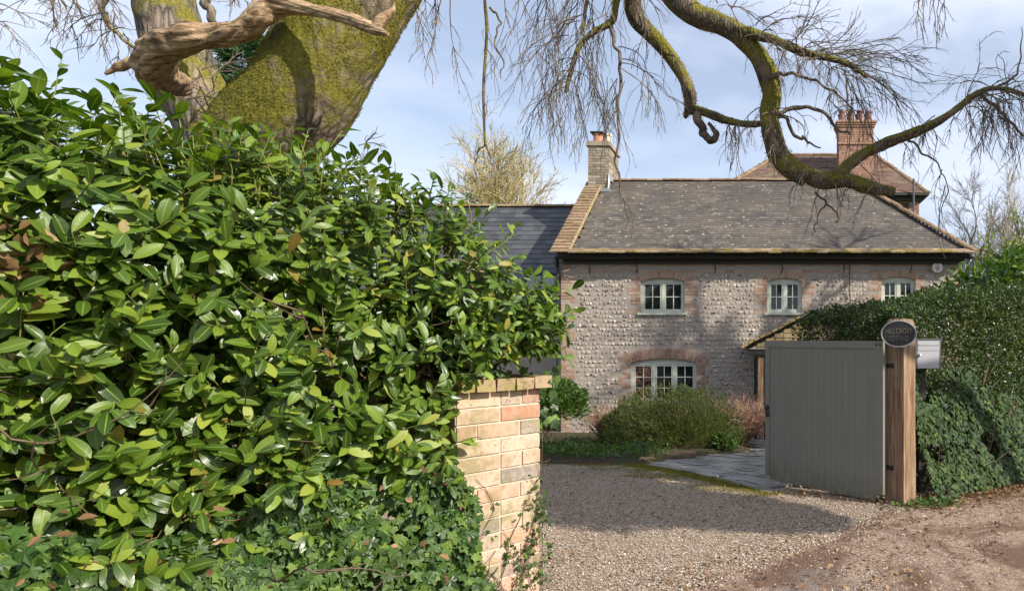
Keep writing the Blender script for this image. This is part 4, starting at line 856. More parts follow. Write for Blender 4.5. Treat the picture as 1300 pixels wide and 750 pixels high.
# overhanging tuft on the coping
nq = 90; S = b3(pl)+U3*rng.uniform(0, PW*.7, (nq, 1))+N3*rng.uniform(-.35, .05, (nq, 1))+np.array([0, 0, 1.])*(PZ+.08+np.abs(rng.normal(size=(nq, 1)))*.06)
put_leaves(lv, IVY, S, nrm(np.array([.3, -.3, -.6])+rnd_dir(nq)*.8), nrm(N3+[0, 0, .6]+rnd_dir(nq)*.5), rng.uniform(.03, .06, nq))
nq = 40; S = b3(pr)+U3*rng.uniform(.0, .13, (nq, 1))+N3*rng.uniform(-.2, .05, (nq, 1))+np.array([0, 0, 1.])*(rng.uniform(1.12, 1.42, (nq, 1))); put_leaves(lv, IVY, S, nrm(np.array([.1, -.1, -1])+rnd_dir(nq)*.5), nrm(N3+rnd_dir(nq)*.5), rng.uniform(.04, .065, nq))
lv.build('foliage', 'ivy', ivy, smooth=False); st.build('stems', 'stem', ivy, smooth=True)
# dead leaves caught in the hedge foot and along the verge
mb = MB(); n = 420; tt = rng.uniform(0, 3.2, n); S = np.column_stack([pl+hd*tt[:, None]+hn*rng.uniform(-.05, .35, (n, 1)), rng.uniform(.0, 1.05, n)]); put_leaves(mb, LEAF5, S, rnd_dir(n), nrm(rnd_dir(n)+[0, 0, .6]), rng.uniform(.02, .05, n))
n = 40; S = b3(pl+hd*1.33)+np.array([.0, .0, 1.80])+rng.normal(size=(n, 3))*[.05, .05, .07]+b3(hn)*.12; put_leaves(mb, LEAF5, S, rnd_dir(n), rnd_dir(n), rng.uniform(.04, .07, n))
n = 5200; s = rng.random(n); q = np.array([1.15, 6.28])+np.array([1.9, 1.62])*(s**.8)[:, None]*1.3; q = q+np.array([.65, -.75])*(np.abs(rng.normal(size=(n, 1)))*.26)-np.array([.65, -.75])*.05
q = np.vstack([q, area_pts([(-1.2, 4.0), (1.3, 4.0), (3.0, 7.6), (1.5, 6.3), (.6, 5.9)], 900), area_pts([(-2.2, 4.2), (-.6, 4.2), (.8, 6.1), (-.2, 6.9), (-1.8, 9.0), (-2.8, 8.6)], 350), area_pts([(-.1, 6.9), (1.0, 6.2), (1.3, 6.1), (1.5, 6.5), (.5, 7.1)], 500), area_pts([(-1.7, 9.5), (-1.2, 10.3), (-.6, 11.6), (-1.4, 11.6), (-2.3, 10.0)], 900)])
put_leaves(mb, LEAF5, np.column_stack([q, gz(q[:, 0], q[:, 1])+rng.random(len(q))*.02+.012]), nrm(rnd_dir(len(q))*[1, 1, .35]), nrm(np.array([0, 0, 1.])+rnd_dir(len(q))*.6), rng.uniform(.012, .045, len(q)))
tag(mb.build('dead_leaves', 'dead', org=(0, 0, 0)), 'brown dead leaves scattered along the hedge foot and verge', 'leaf litter', kind='stuff')

# ------------------------------------------------------------------ gate, post, plaque, letter box
g0 = np.array([1.045, 6.36]); g1 = np.array([-.06, 7.50]); gu = nrm(g1-g0); gn = np.array([-gu[1], gu[0]]); gn = gn if gn[1] < 0 else -gn; GL = np.linalg.norm(g1-g0)
gate = root('gate', (*g0, 0), 'grey green boarded timber gate standing open on the drive', 'gate'); GU, GN = b3(gu), b3(gn); G0 = b3(g0); Zv = np.array([0, 0, 1.])
def gbox(mb, u0, u1, n0, n1, z0, z1): mb.box(G0+GU*(u0+u1)/2+GN*(n0+n1)/2+Zv*(z0+z1)/2, (u1-u0, n1-n0, z1-z0), GU, GN, Zv)
mb = MB(); gbox(mb, 0, .10, -.03, .018, .10, 1.53); gbox(mb, GL-.06, GL, -.03, .018, .06, 1.53); gbox(mb, .10, GL-.06, -.03, .018, 1.46, 1.53); gbox(mb, .10, GL-.06, -.045, -.012, .12, .24); gbox(mb, .10, GL-.06, -.045, -.012, .7, .82); mb.build('gate_frame', 'gatepaint', gate)
nb = 18; bw = (GL-.16)/nb; mb = MB()
for k in range(nb):
    a = .10+k*bw; zb = .022+rng.normal()*.002; gbox(mb, a+.0009, a+bw-.0009, -.010, .008, zb, 1.458)
mb.build('gate_boards', 'gatepaint', gate)
mb = MB(); 
for u_ in (.03, .075):
    c = G0+GU*u_+GN*.020+Zv*1.495; V = [c+GU*math.cos(t)*.010+Zv*math.sin(t)*.010+GN*h_ for h_ in (0, .006) for t in np.linspace(0, 2*math.pi, 9)[:-1]]; mb.faces(V, [tuple(range(8, 16)), tuple(range(8))[::-1]]+[(i, (i+1) % 8, 8+(i+1) % 8, 8+i) for i in range(8)])
mb.build('bolt', 'black', gate)
mb = MB(); c = G0+GU*(GL-.035)+Zv*.80; limb(mb, [c+GN*.018, c+GN*.035, c+GN*.045], [.028, .030, .016], 6, 12, 0); gbox(mb, GL-.065, GL-.005, .018, .024, .70, .76); mb.build('latch', 'black', gate)
for hz_ in (.35, 1.3):
    mb = MB(); gbox(mb, -.07, .30, -.052, -.046, hz_-.02, hz_+.02); mb.build('hinge', 'black', gate)
# oak post
pc3 = np.array([(1143-CX)/FP*6.42, 6.42]); phd = .103; u1 = nrm(np.array([.69, .73])); u2 = nrm(np.array([-.73, .69])); mb = MB(); V = []
prof = [(-.12, 1.0), (.3, 1.0), (.6, .985), (.9, 1.0), (1.3, .98), (1.66, .98), (1.715, .87), (1.735, .70)]; mm = 6
for z, s in prof:
    for (a, b) in ((-1, -1), (1, -1), (1, 1), (-1, 1)):
        nxt = {(-1, -1): (1, -1), (1, -1): (1, 1), (1, 1): (-1, 1), (-1, 1): (-1, -1)}[(a, b)]
        for q in range(mm):
            f = q/mm; A = a+(nxt[0]-a)*f; B = b+(nxt[1]-b)*f; j = 1+rng.normal()*.012; w2 = pc3+(u1*A+u2*B)*phd*s*j; V.append((w2[0], w2[1], z+rng.normal()*.002*(z > 1.7)))
k4 = 4*mm; F_ = [(r*k4+i, r*k4+(i+1) % k4, (r+1)*k4+(i+1) % k4, (r+1)*k4+i) for r in range(len(prof)-1) for i in range(k4)]+[tuple((len(prof)-1)*k4+i for i in range(k4))]
mb.faces(V, F_); post = mb.build('gate_post', 'oak'); tag(post, 'square oak gate post with chamfered top and oval sign', 'gate post')
# plaque
pc_ = P(1141, 423.5, 6.20); sg = root('name_plaque', pc_, 'dark oval name plaque with raised lettering on the oak gate post', 'sign')
pa = R(-10); PU = np.array([math.cos(pa), math.sin(pa), 0]); PN = np.array([math.sin(pa), -math.cos(pa), 0])
def oval(mb, a, b, y0, y1, n=40, a2=None, b2=None):
    V = []; a2 = a2 or a; b2 = b2 or b
    for (y_, aa, bb) in ((y1, a, b), (y0, a2, b2)):
        for i in range(n): t = 2*math.pi*i/n; V.append(pc_+PU*math.cos(t)*aa+Zv*math.sin(t)*bb+PN*y_)
    mb.faces(V, [tuple(range(n, 2*n)), tuple(range(n))[::-1]]+[(i, (i+1) % n, n+(i+1) % n, n+i) for i in range(n)])
mb = MB(); oval(mb, .155, .118, .018, -.012); mb.build('plate', 'plaque', sg)
mb = MB(); n = 44; V = []
for i in range(n):
    t = 2*math.pi*i/n
    for (k_, y_) in ((1.0, .016), (1.045, .016), (1.045, -.012), (1.0, .024), (1.045, .024)): pass
    for (da, y_) in ((-.006, .0185), (-.004, .023), (.004, .023), (.006, -.010)): V.append(pc_+PU*math.cos(t)*(.155+da)+Zv*math.sin(t)*(.118+da)+PN*y_)
mb.faces(V, [(i*4+k, ((i+1) % n)*4+k, ((i+1) % n)*4+k+1, i*4+k+1) for i in range(n) for k in range(3)]); mb.build('rim', 'plaquerim', sg)
def text_part(parent, body, size, du, dz, mat, name='lettering', wid=None):
    cu = bpy.data.curves.new('t', 'FONT'); cu.body = body; cu.size = size; cu.align_x = 'CENTER'; cu.align_y = 'CENTER'; cu.extrude = .004; cu.space_character = 1.05
    ob = bpy.data.objects.new('t', cu); COL.objects.link(ob); bpy.context.view_layer.update(); me = bpy.data.meshes.new_from_object(ob); bpy.data.objects.remove(ob)
    n = len(me.vertices); co = np.zeros(n*3); me.vertices.foreach_get('co', co); co = co.reshape(-1, 3)
    if wid: co[:, 0] *= wid/(co[:, 0].max()-co[:, 0].min())
    W = PU*co[:, :1]+Zv*co[:, 1:2]+PN*co[:, 2:]+PU*du+Zv*dz+PN*.0195; me.vertices.foreach_set('co', W.astype(np.float32).ravel()); me.name = name; me.materials.clear(); me.materials.append(M[mat])
    o = bpy.data.objects.new(name, me); COL.objects.link(o); o.parent = parent; return o
text_part(sg, 'HILLCROFT', .070, 0, .022, 'plaquetext', wid=.235); text_part(sg, 'COTTAGE', .062, 0, -.044, 'plaquetext', wid=.17)
# letter box
lb = P(1178, 449, 6.75); lr = root('letter_box', lb, 'grey metal letter box fixed beside the oak post in the hedge', 'letter box'); la = R(13); LU = np.array([math.cos(la), math.sin(la), 0]); LN = np.array([math.sin(la), -math.cos(la), 0])
def lbx(mb, u0, u1, n0, n1, z0, z1): mb.box(lb+LU*(u0+u1)/2+LN*(n0+n1)/2+Zv*(z0+z1)/2, (u1-u0, n1-n0, z1-z0), LU, -LN, Zv)
mb = MB(); lbx(mb, -.135, .135, -.16, 0, -.145, .135); lbx(mb, -.145, .145, -.17, .015, .136, .148); lbx(mb, -.135, -.118, .0005, .012, -.145, .135); lbx(mb, .122, .135, .0005, .012, -.145, .135); mb.build('body', 'boxside', lr)
mb = MB(); lbx(mb, -.115, .119, .001, .010, -.142, .030); mb.build('door', 'boxmetal', lr)
mb = MB(); lbx(mb, -.115, .119, .001, .014, .034, .130); lbx(mb, -.110, .114, .015, .020, .085, .094); mb.build('flap', 'boxmetal', lr)
mb = MB(); c = lb+LU*-.095+LN*.01-Zv*.01; limb(mb, [c, c+LN*.02, c+LN*.03], [.014, .014, .009], 5, 10, 0); mb.build('lock', 'white', lr)
mb = MB(); mb.box((lb[0]-.02, lb[1]+.2, .62), (.07, .07, 1.4)); mb.build('stake', 'dark', lr)

# ------------------------------------------------------------------ clipped hedge and ivy right of the post
def clipped(name, A, B, T_, H_, zf, n, tm, mat, size, label, r=.2, seedl=2, amp=.07, inner=.12, wts=(.45, .3, .1, .15), up=.5, group=None, stemsn=60, cat='hedge', smooth=False, holes=-.75):
    A = np.array(A, float); B = np.array(B, float); Ls = np.linalg.norm(B-A); dv = (B-A)/Ls; nv = np.array([dv[1], -dv[0]]); rt = root(name, (*(A+B)/2, float(gz(A[0], A[1]))), label, cat, group)
    p, nn = rbox(n, Ls, T_, H_, r, wts); t = p[:, 0]/Ls; h = np.clip(p[:, 2]/H_, 0, 1); base = A+dv*p[:, :1]-nv*p[:, 1:2]; g = gz(base[:, 0], base[:, 1])
    S = np.column_stack([base, g+h*(zf(t, p[:, 1]/T_)-g)]); N = nn[:, :1]*b3(dv)+nn[:, 1:2]*b3(-nv)+nn[:, 2:]*Zv
    l1 = lump(S, 2.4, seedl); S = S+N*(amp*l1+amp*.6*lump(S, 6, seedl+5))[:, None]-N*(rng.random(n)**1.5*inner)[:, None]
    k = (lump(S, 4.1, seedl+8) > holes) | (rng.random(n) < .35); S, N = S[k], N[k]; m_ = len(S); lf = MB()
    put_leaves(lf, tm, S, nrm(N*.7+rnd_dir(m_)+Zv*up*.4), nrm(N*.6+Zv*up+rnd_dir(m_)*.6), rng.uniform(size[0], size[1], m_)); lf.build('foliage', mat, rt, smooth=smooth)
    s_ = MB(); q = rng.uniform(.1, .9, (stemsn, 1)); bb = A+dv*Ls*q-nv*T_*rng.uniform(.3, .7, (stemsn, 1)); W = walk(np.column_stack([bb, gz(bb[:, 0], bb[:, 1])]), nrm(Zv+rnd_dir(stemsn)*.4), rng.uniform(.6, .95, stemsn)*H_, 9, -.02, .15); tubes(s_, W, np.linspace(.02, .006, 9)[None].repeat(stemsn, 0), 5)
    Sx, Dx, _, _ = sprout(W, 6, .9); W2 = walk(Sx, Dx, rng.uniform(.2, .5, len(Sx)), 6, -.02, .2); tubes(s_, W2, np.linspace(.006, .002, 6)[None].repeat(len(Sx), 0), 4); s_.build('stems', 'stem', rt)
    return rt
# front run along the lane, with a return running back beside the drive
clipped('clipped_hedge', (1.22, 6.75), (5.6, 10.75), 1.5, 1.95, lambda t, d: 1.90+.36*smooth(0, .5, t)-.06*d, 98000, SMALL, 'box', (.026, .048), 'clipped dark evergreen hedge behind the post along the lane', wts=(.5, .28, .06, .16), amp=.09, holes=-.8, inner=.16, stemsn=30)
clipped('return_hedge', (.58, 8.9), (1.45, 7.15), 1.6, 1.8, lambda t, d: 1.66+.24*smooth(0, .8, t)+.06*d, 24000, SMALL, 'box', (.026, .046), 'rounded end of clipped hedge rising behind the open gate', seedl=6, wts=(.4, .35, .05, .2), r=.35)
# ivy skirt
rt = root('ivy', (2.2, 7.3, 0), 'blue green ivy covering the foot of the clipped hedge', 'ivy'); lv = MB(); n = 9000; s = rng.random(n); z = rng.random(n)**.9*(1.15+.2*np.sin(s*9)); q = np.array([1.30, 6.70])+np.array([4.3, 3.95])*s[:, None]**1.1*.72+np.array([.676, -.737])*(.06+.34*(1-z/1.3)**1.5)[:, None]
S = np.column_stack([q, gz(q[:, 0], q[:, 1])+z]); lu = lump(S, 3.3, 12); S = S+np.array([.676, -.737, 0])*(lu*.06)[:, None]; kp = (lu > -.5) & (rng.random(n) < np.interp(z, [.7, 1.3], [1, .3])); S = S[kp]; n = len(S)
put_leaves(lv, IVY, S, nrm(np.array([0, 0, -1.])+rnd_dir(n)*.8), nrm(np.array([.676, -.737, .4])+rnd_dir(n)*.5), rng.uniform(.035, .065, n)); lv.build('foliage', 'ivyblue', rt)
s_ = MB(); W = walk(np.column_stack([np.array([1.35, 6.6])+np.array([4.3, 3.95])*rng.random((70, 1))*.7, np.zeros(70)]), nrm(Zv+rnd_dir(70)*.5), rng.uniform(.4, 1.1, 70), 9, 0, .2); tubes(s_, W, np.full((70, 9), .004), 4); s_.build('stems', 'stem', rt)
# weeds at the foot of the post
rt = MB(); n = 230; q = np.array([1.28, 6.25])+rng.normal(size=(n, 2))*[.16, .09]+np.array([.15, .08])*rng.random((n, 1))*2; q = q[(np.linalg.norm(q-pc3, axis=1) > .13)]; n = len(q)
put_leaves(rt, NARROW+LEAF5, np.column_stack([q, gz(q[:, 0], q[:, 1])+rng.random(n)*.03]), nrm(Zv*1.0+rnd_dir(n)), nrm(rnd_dir(n)+Zv*.4), rng.uniform(.03, .075, n)); tag(rt.build('weeds', 'herb'), 'tuft of green weeds growing round the oak post foot', 'weeds', kind='stuff')
clipped('laurel_shrub', (3.35, 10.35), (6.9, 11.5), 2.0, 2.5, lambda t, d: 2.55+.45*smooth(0, .35, t)+.06*np.sin(t*17), 6000, LAUREL, 'laurel_dark', (.11, .19), 'dark glossy laurel rising behind the clipped hedge', seedl=14, amp=.16, inner=.4, r=.5, smooth=True)

# ------------------------------------------------------------------ shrubs in the bed
def blob(name, c, rad, n, tm, mat, size, label, cat='shrub', stem_mat='stem', trunk=0., lumps=.16, up=.6, dirmix=.9, inner=.5, stems=30, group=None, twigs=0, smooth=False):
    c = np.array([c[0], c[1], float(gz(c[0], c[1]))+.05]); rad = np.array(rad, float); rt = root(name, c, label, cat, group); d0 = rnd_dir(n); d0[:, 2] = np.abs(d0[:, 2])*1.05-(.25 if trunk == 0 else .75)*rng.random(n)
    d0 = nrm(d0); cc = c+Zv*(trunk+(rad[2]*.25 if trunk == 0 else rad[2])); rr = 1+lumps*lump(d0*1.6+c, 1.9, 3)+lumps*.6*lump(d0*4+c, 1.7, 7)-inner*rng.random(n)**2.2
    S = cc+d0*rad*rr[:, None]; kp = (S[:, 2] > c[2]) & (rng.random(n) < np.clip(1.2+lump(d0*3.1+c, 2, 9)*1.1, .2, 1)); S, N = S[kp], d0[kp]; m_ = len(S); lf = MB()
    put_leaves(lf, tm, S, nrm(N*dirmix+rnd_dir(m_)*.8+Zv*up), nrm(N*.5+Zv*.6+rnd_dir(m_)*.6), rng.uniform(size[0], size[1], m_)); lf.build('foliage', mat, rt, smooth=smooth)
    s_ = MB(); D = nrm(Zv*1.1+rnd_dir(stems)*[1, 1, .3]*(.9 if trunk == 0 else .2)); W = walk(c+rnd_dir(stems)*[.12, .12, 0]*(1 if trunk == 0 else .3), D, (rad[2]*1.1+trunk)*rng.uniform(.6, 1., stems), 9, .0, .12); tubes(s_, W, np.linspace(.016, .004, 9)[None].repeat(stems, 0), 5)
    Sx, Dx, _, _ = sprout(W, 6 if not twigs else twigs, .7); W2 = walk(Sx, Dx, rng.uniform(.15, .45, len(Sx))*rad[2], 6, -.04, .15); tubes(s_, W2, np.linspace(.005, .0016, 6)[None].repeat(len(Sx), 0), 3); s_.build('stems', stem_mat, rt); return rt
blob('rounded_shrub', (-1.70, 12.3), (1.15, .95, .84), 26000, NARROW, 'shrub', (.035, .085), 'broad rounded green shrub below the ground floor window', up=.8, lumps=.3, inner=.75, stems=70, twigs=8)
blob('rounded_shrub', (-2.6, 13.3), (.7, .6, .7), 8000, NARROW, 'shrub', (.05, .10), 'olive shrub at the left shoulder of the broad rounded one', up=.8)
blob('standard_shrub', (-4.08, 12.6), (.62, .55, .47), 9000, SMALL, 'laurel_dark', (.04, .075), 'small clipped ball shrub on bare stems by the left wall corner', trunk=.32, stems=5, inner=.6)
blob('twiggy_shrub', (-.62, 13.4), (.55, .5, .88), 500, NARROW, 'dead', (.03, .06), 'reddish brown bare twiggy shrub between green shrub and porch', stem_mat='twigred', stems=110, twigs=14)
blob('twiggy_shrub', (-3.35, 13.8), (.6, .4, .75), 900, NARROW, 'shrub', (.03, .06), 'thin brown twiggy shrub against the flint wall at left', stem_mat='twigred', stems=60, twigs=9)
blob('leafy_plant', (-.85, 11.75), (.22, .2, .20), 500, LEAF5, 'herb', (.06, .10), 'bright green low leafy plant at the path edge', cat='plant', stems=6)
blob('leafy_plant', (-4.2, 10.75), (.35, .3, .26), 700, LEAF5, 'herb', (.07, .12), 'pale flowering green clump beside the brick pier', cat='plant', stems=6)
mb = MB(); q = area_pts([(-5.6, 10.55), (-3.5, 9.8), (-2.4, 9.6), (-1.75, 9.75), (-1.5, 10.6), (-2.5, 11.2), (-3.4, 12.2), (-5.6, 12.4)], 5200); lq = lump(np.column_stack([q, q[:, :1]*0]), 2.6, 3); q = q[lq > -.45]; lq = lq[lq > -.45]; hgt = .03+.20*np.clip(.3+lq, 0, 1.2); z = gz(q[:, 0], q[:, 1])+.06+rng.random(len(q))*hgt
put_leaves(mb, NARROW+LEAF5, np.column_stack([q, z]), nrm(Zv*.9+rnd_dir(len(q))), nrm(Zv*.6+rnd_dir(len(q))*.7), rng.uniform(.03, .085, len(q))); tag(mb.build('ground_cover', 'herb', org=(0, 0, 0)), 'low green ground cover filling the front of the bed', 'plants', kind='stuff')
# moss and grass strip along the paving edge
mb = MB(); n = 16000; t = rng.random(n); q = np.array([-1.95, 9.42])*(1-t[:, None])+np.array([.05, 6.82])*t[:, None]; q = q+np.array([-.8, -.58])*(np.abs(rng.normal(size=(n, 1)))*.14-.07); kp = lump(np.column_stack([q, q[:, :1]*0]), 3.0, 2)+rng.random(n)*.5 > -.35; q = q[kp]
ex_ = area_pts([(-4.6, 9.7), (-3.2, 9.0), (-2.4, 8.8), (-1.9, 8.0), (-.7, 7.0), (-.3, 6.9), (-1.6, 9.1), (-2.3, 9.6), (-3.3, 9.9)], 11000); ex_ = ex_[lump(np.column_stack([ex_, ex_[:, :1]*0]), 3.1, 5) > -.1]; q = np.vstack([q, ex_])
put_leaves(mb, NARROW, np.column_stack([q, gz(q[:, 0], q[:, 1])-.002]), nrm(Zv+rnd_dir(len(q))*.8), nrm(rnd_dir(len(q))+Zv*.3), rng.uniform(.012, .034, len(q))); tag(mb.build('moss_and_grass', 'mossleaf', org=(0, 0, 0)), 'bright moss and short grass along the paving edge', 'moss', kind='stuff')
c = P(822, 581, 9.7); mb = MB(); mb.inst(STONES[1], (np.array([[.34, 0, 0], [0, 0, -.2], [0, -.16, 0]]))[None]*1., np.array([[c[0], c[1], float(gz(c[0], c[1]))]])); tag(mb.build('edging_stone', 'coping'), 'flat edging stone at the corner of the flower bed', 'stone')

# ------------------------------------------------------------------ trees
def px2m(r, D): return r/FP*D
# mossy leaning tree with weeping boughs
T1 = root('mossy_tree', (-4.9, 5.6, 0), 'massive leaning mossy trunk whose weeping bare boughs cross the sky', 'tree')
mb = MB(); tp = [(-5.1, 5.9, -.2), (-4.75, 5.75, .9), P(322, 215, 5.6), P(382, 125, 5.5), P(454, 0, 5.5), P(545, -130, 5.7), P(640, -240, 6.1)]
tpath, trad, TV, TN = limb(mb, tp, [.62, .45, .405, .385, .365, .34, .28], 90, 48, .05, 2); mb.build('trunk', 'bark_moss', T1, smooth=True)
mb = MB(); n = 120000; i = rng.integers(0, len(TV), n); S = TV[i]+rng.normal(size=(n, 3))*.028; S = S-(TN[i]*((S-TV[i])*TN[i]).sum(1, keepdims=True)); dz = .5*lump(S, 3.5, 6)+.35*lump(S, 11, 2)-.6*np.maximum(TN[i] @ np.array([.80, -.05, -.6]), 0)*smooth(4.6, 2.6, S[:, 2]); kp = (dz > -.20) & (S[:, 2] > 2.); S = S[kp]; Nn = TN[i][kp]; n = len(S)
put_leaves(mb, SMALL, S-Nn*.004, nrm(Nn*.8+rnd_dir(n)*.8-Zv*.15), nrm(rnd_dir(n)+Nn*.3), rng.uniform(.006, .016, n)); tag(mb.build('moss', 'mossleaf', T1), kind='stuff')
def bough(parent, pix, rad, D, mat='bark_bough', n=60, sides=18, rough=.17, seed=1, name='bough', mossy=0, groove=0.):
    Ds = D if isinstance(D, (list, tuple)) else [D]*len(pix); pts = [P(x, y, d) for (x, y), d in zip(pix, Ds)]
    if max(rad) < 5.6 and len(pix) > 2:
        mat = 'twig' if mat == 'bark_bough' else mat; k = len(pts)*3; q = crom(pts, k); q[1:-1] += rng.normal(size=(k-2, 3))*.011; rad = np.interp(np.linspace(0, 1, k), np.linspace(0, 1, len(rad)), rad); Ds = [Ds[0]]*k; pts = list(q); n = max(n, k*3)
    r = [px2m(a*.94, d) for a, d in zip(rad, Ds)]
    m_ = MB(); p, rr, BV, BN = limb(m_, pts, r, n, sides, rough, seed, True, groove); m_.build(name, mat, parent, smooth=True)
    if mossy:
        i = rng.integers(0, len(BV), mossy); S = BV[i]+rng.normal(size=(mossy, 3))*.01; kp = (lump(S, 5, seed)+BN[i][:, 2]*.4 > -.25); MOSS[0].append((S[kp], BN[i][kp]))
    return p, rr
MOSS = [[]]; PATHS = []
def B(*a, **k):
    r = bough(T1, *a, **k); PATHS.append(r); return r
B([(640, -240), (740, -200), (820, -110), (838, -30), (880, 17), (928, 38), (961, 70), (979, 112), (976, 150), (986, 190), (1003, 214), (1024, 226)], [34, 26, 22, 17, 14, 13.5, 13.5, 12.5, 12.5, 13.5, 14, 13], [6.1, 6.4, 6.8, 7, 7, 7, 7, 7, 7, 6.95, 6.9, 6.9], n=110, mossy=5200)
B([(1012, 214), (1040, 229), (1075, 229), (1105, 238), (1136, 244)], [8, 10.5, 9.5, 8.5, 6], 6.92, n=40, seed=4, rough=.14, mossy=1700)
B([(1060, 230), (1073, 214), (1094, 197), (1122, 183), (1160, 169), (1200, 149), (1236, 122), (1262, 112), (1298, 120), (1345, 150)], [8, 8, 7.5, 7.5, 6.5, 5, 4, 3.2, 2.6, 1.5], [6.92, 6.9, 6.85, 6.8, 6.7, 6.6, 6.5, 6.4, 6.3, 6.2], n=70, seed=5, mossy=900)
B([(1245, 118), (1268, 140), (1290, 160), (1310, 200)], [2.6, 2.4, 2, 1.], 6.5, n=24, sides=8, seed=6)
B([(1262, 112), (1290, 95), (1296, 60), (1297, 35)], [2, 1.4, 1., .5], 6.4, n=24, sides=6, seed=7)
B([(740, -200), (780, -80), (800, -12), (808, 25), (838, 55), (864, 92), (876, 125), (870, 150)], [18, 13, 11.5, 11, 9.5, 8.5, 8.5, 2.5], [6.4, 7.0, 7.4, 7.5, 7.5, 7.5, 7.5, 7.5], n=80, seed=8, mossy=2200)
B([(874, 138), (895, 143), (920, 152), (950, 158), (976, 156)], [7.5, 6, 5, 4.5, 4], [7.5, 7.45, 7.35, 7.2, 7.05], n=36, seed=9, mossy=500)
B([(887, 143), (890, 160), (896, 176), (906, 178), (909, 168), (899, 156)], [5.5, 5.5, 5, 4.5, 3.5, 2.], 7.45, n=30, sides=10, seed=10, mossy=400)
B([(920, 30), (950, 42), (985, 52), (1018, 66), (1050, 74), (1078, 82), (1100, 98)], [8, 7.5, 6, 5.5, 4.5, 3.5, 2], [7, 6.9, 6.8, 6.7, 6.6, 6.5, 6.4], n=50, seed=11, rough=.15, mossy=700)
B([(975, 100), (1000, 95), (1030, 100), (1060, 118), (1082, 140)], [3, 2.2, 1.8, 1.4, .8], 6.9, n=30, sides=7, seed=12)
B([(978, 144), (996, 141), (1020, 136), (1040, 140), (1062, 163), (1080, 172)], [3.4, 3.2, 2.6, 2.4, 2, 1.2], 6.95, n=30, sides=8, seed=13)
B([(980, 146), (996, 150), (1008, 170), (1022, 178), (1042, 188)], [2.6, 2.4, 2.2, 1.8, .9], 6.95, n=20, sides=7, seed=14)
B([(790, -60), (782, 5), (776, 28), (752, 42), (735, 60), (724, 95), (718, 118)], [7, 5, 4.4, 4, 3.4, 2.8, 1.8], 7.2, n=44, sides=9, seed=15)
B([(775, 28), (782, 60), (788, 85), (786, 130), (785, 180), (787, 230), (796, 262)], [3, 2.6, 2.4, 2.2, 1.9, 1.6, .9], 7.2, n=44, sides=8, seed=16)
B([(700, -150), (745, -40), (742, 20), (738, 45)], [6, 3.4, 2.6, 2.2], [6.6, 7, 7.2, 7.2], n=30, sides=8, seed=17)
B([(660, -180), (618, -40), (618, 40), (614, 110), (615, 165), (616, 184)], [6, 2.4, 2.0, 1.9, 1.7, 1.4], [6.3, 6.4, 6.5, 6.5, 6.5, 6.5], n=44, sides=7, seed=18)
B([(616, 184), (606, 196), (603, 215), (609, 245)], [1.3, 1.2, 1., .6], 6.5, n=24, sides=6, seed=19)
B([(616, 184), (624, 200), (628, 222), (628, 252)], [1.3, 1.1, .9, .5], 6.5, n=24, sides=6, seed=20)
B([(622, 10), (634, 25), (628, 50), (638, 80), (636, 100)], [1.8, 1.6, 1.2, 1., .6], 6.5, n=28, sides=6, seed=21)
B([(1035, 244), (1050, 258), (1062, 272), (1064, 282)], [1.6, 1.3, 1.1, .7], 6.9, n=18, sides=6, seed=22)
B([(1050, 258), (1042, 268), (1036, 288), (1032, 300)], [1.2, 1.1, .9, .5], 6.9, n=18, sides=6, seed=23)
B([(1152, 172), (1170, 190), (1192, 212), (1204, 240)], [1.6, 1.5, 1.1, .6], 6.75, n=24, sides=6, seed=24)
# weeping twigs hanging from points along the boughs
tw = MB()
def hang(pix, D, ln, grav=.12, dirv=(0, 0, -1), spread=.8, r0=.0062, kids=5, gk=3, jit=.13, minr=.0017, klen=.55):
    S = np.array([P(x, y, D+rng.normal()*.15) for x, y in pix]); n = len(S); W = walk(S, nrm(np.array(dirv, float)+rnd_dir(n)*spread*[1, .7, .7]), rng.uniform(.55, 1.1, n)*ln, 16, grav, jit); tubes(tw, W, np.linspace(r0, minr*1.1, 16)[None].repeat(n, 0), 5)
    if kids:
        Sx, Dx, t, _ = sprout(W, kids, .6, .08, .95); W2 = walk(Sx, Dx, rng.uniform(.3, 1., len(Sx))*ln*klen, 10, grav, jit*1.1); tubes(tw, W2, np.linspace(r0*.55, minr, 10)[None].repeat(len(Sx), 0), 4)
        if gk:
            Sy, Dy, t, _ = sprout(W2, gk, .55, .1, .95); W3 = walk(Sy, Dy, rng.uniform(.2, 1., len(Sy))*ln*.16, 6, grav*1.0, jit*1.1); tubes(tw, W3, np.linspace(minr, minr*.6, 6)[None].repeat(len(Sy), 0), 3)
def along(pa, n, j=3):
    p = np.array(pa, float); s = rng.random(n)*(len(p)-1); i = s.astype(int); i = np.minimum(i, len(p)-2); f = (s-i)[:, None]; return (p[i]*(1-f)+p[i+1]*f)+rng.normal(size=(n, 2))*j
hang(along([(776, 20), (735, 55), (720, 110)], 10), 7.2, 1.15, .16, (-.2, 0, -.6), .6, kids=6, gk=4, r0=.0055)
hang(along([(740, 0), (725, 50)], 6), 7.1, .95, .14, (-.7, 0, -.2), .5, kids=6, gk=4)
hang([(720, 105), (722, 100), (724, 95), (721, 110), (723, 90), (728, 75)], 7.2, .9, .2, (-.8, 0, .05), .4, kids=6, gk=4)
hang([(724, 100), (728, 90), (735, 70), (733, 70)], 7.2, .85, .2, (.6, 0, -.1), .4, kids=6, gk=3)
hang([(785, 60), (786, 85), (787, 80), (786, 75)], 7.2, .9, .18, (.8, 0, -.1), .4, kids=7, gk=3)
hang([(784, 100), (785, 140), (786, 120)], 7.2, .55, .2, (-.5, 0, -.3), .5, kids=5, gk=2)
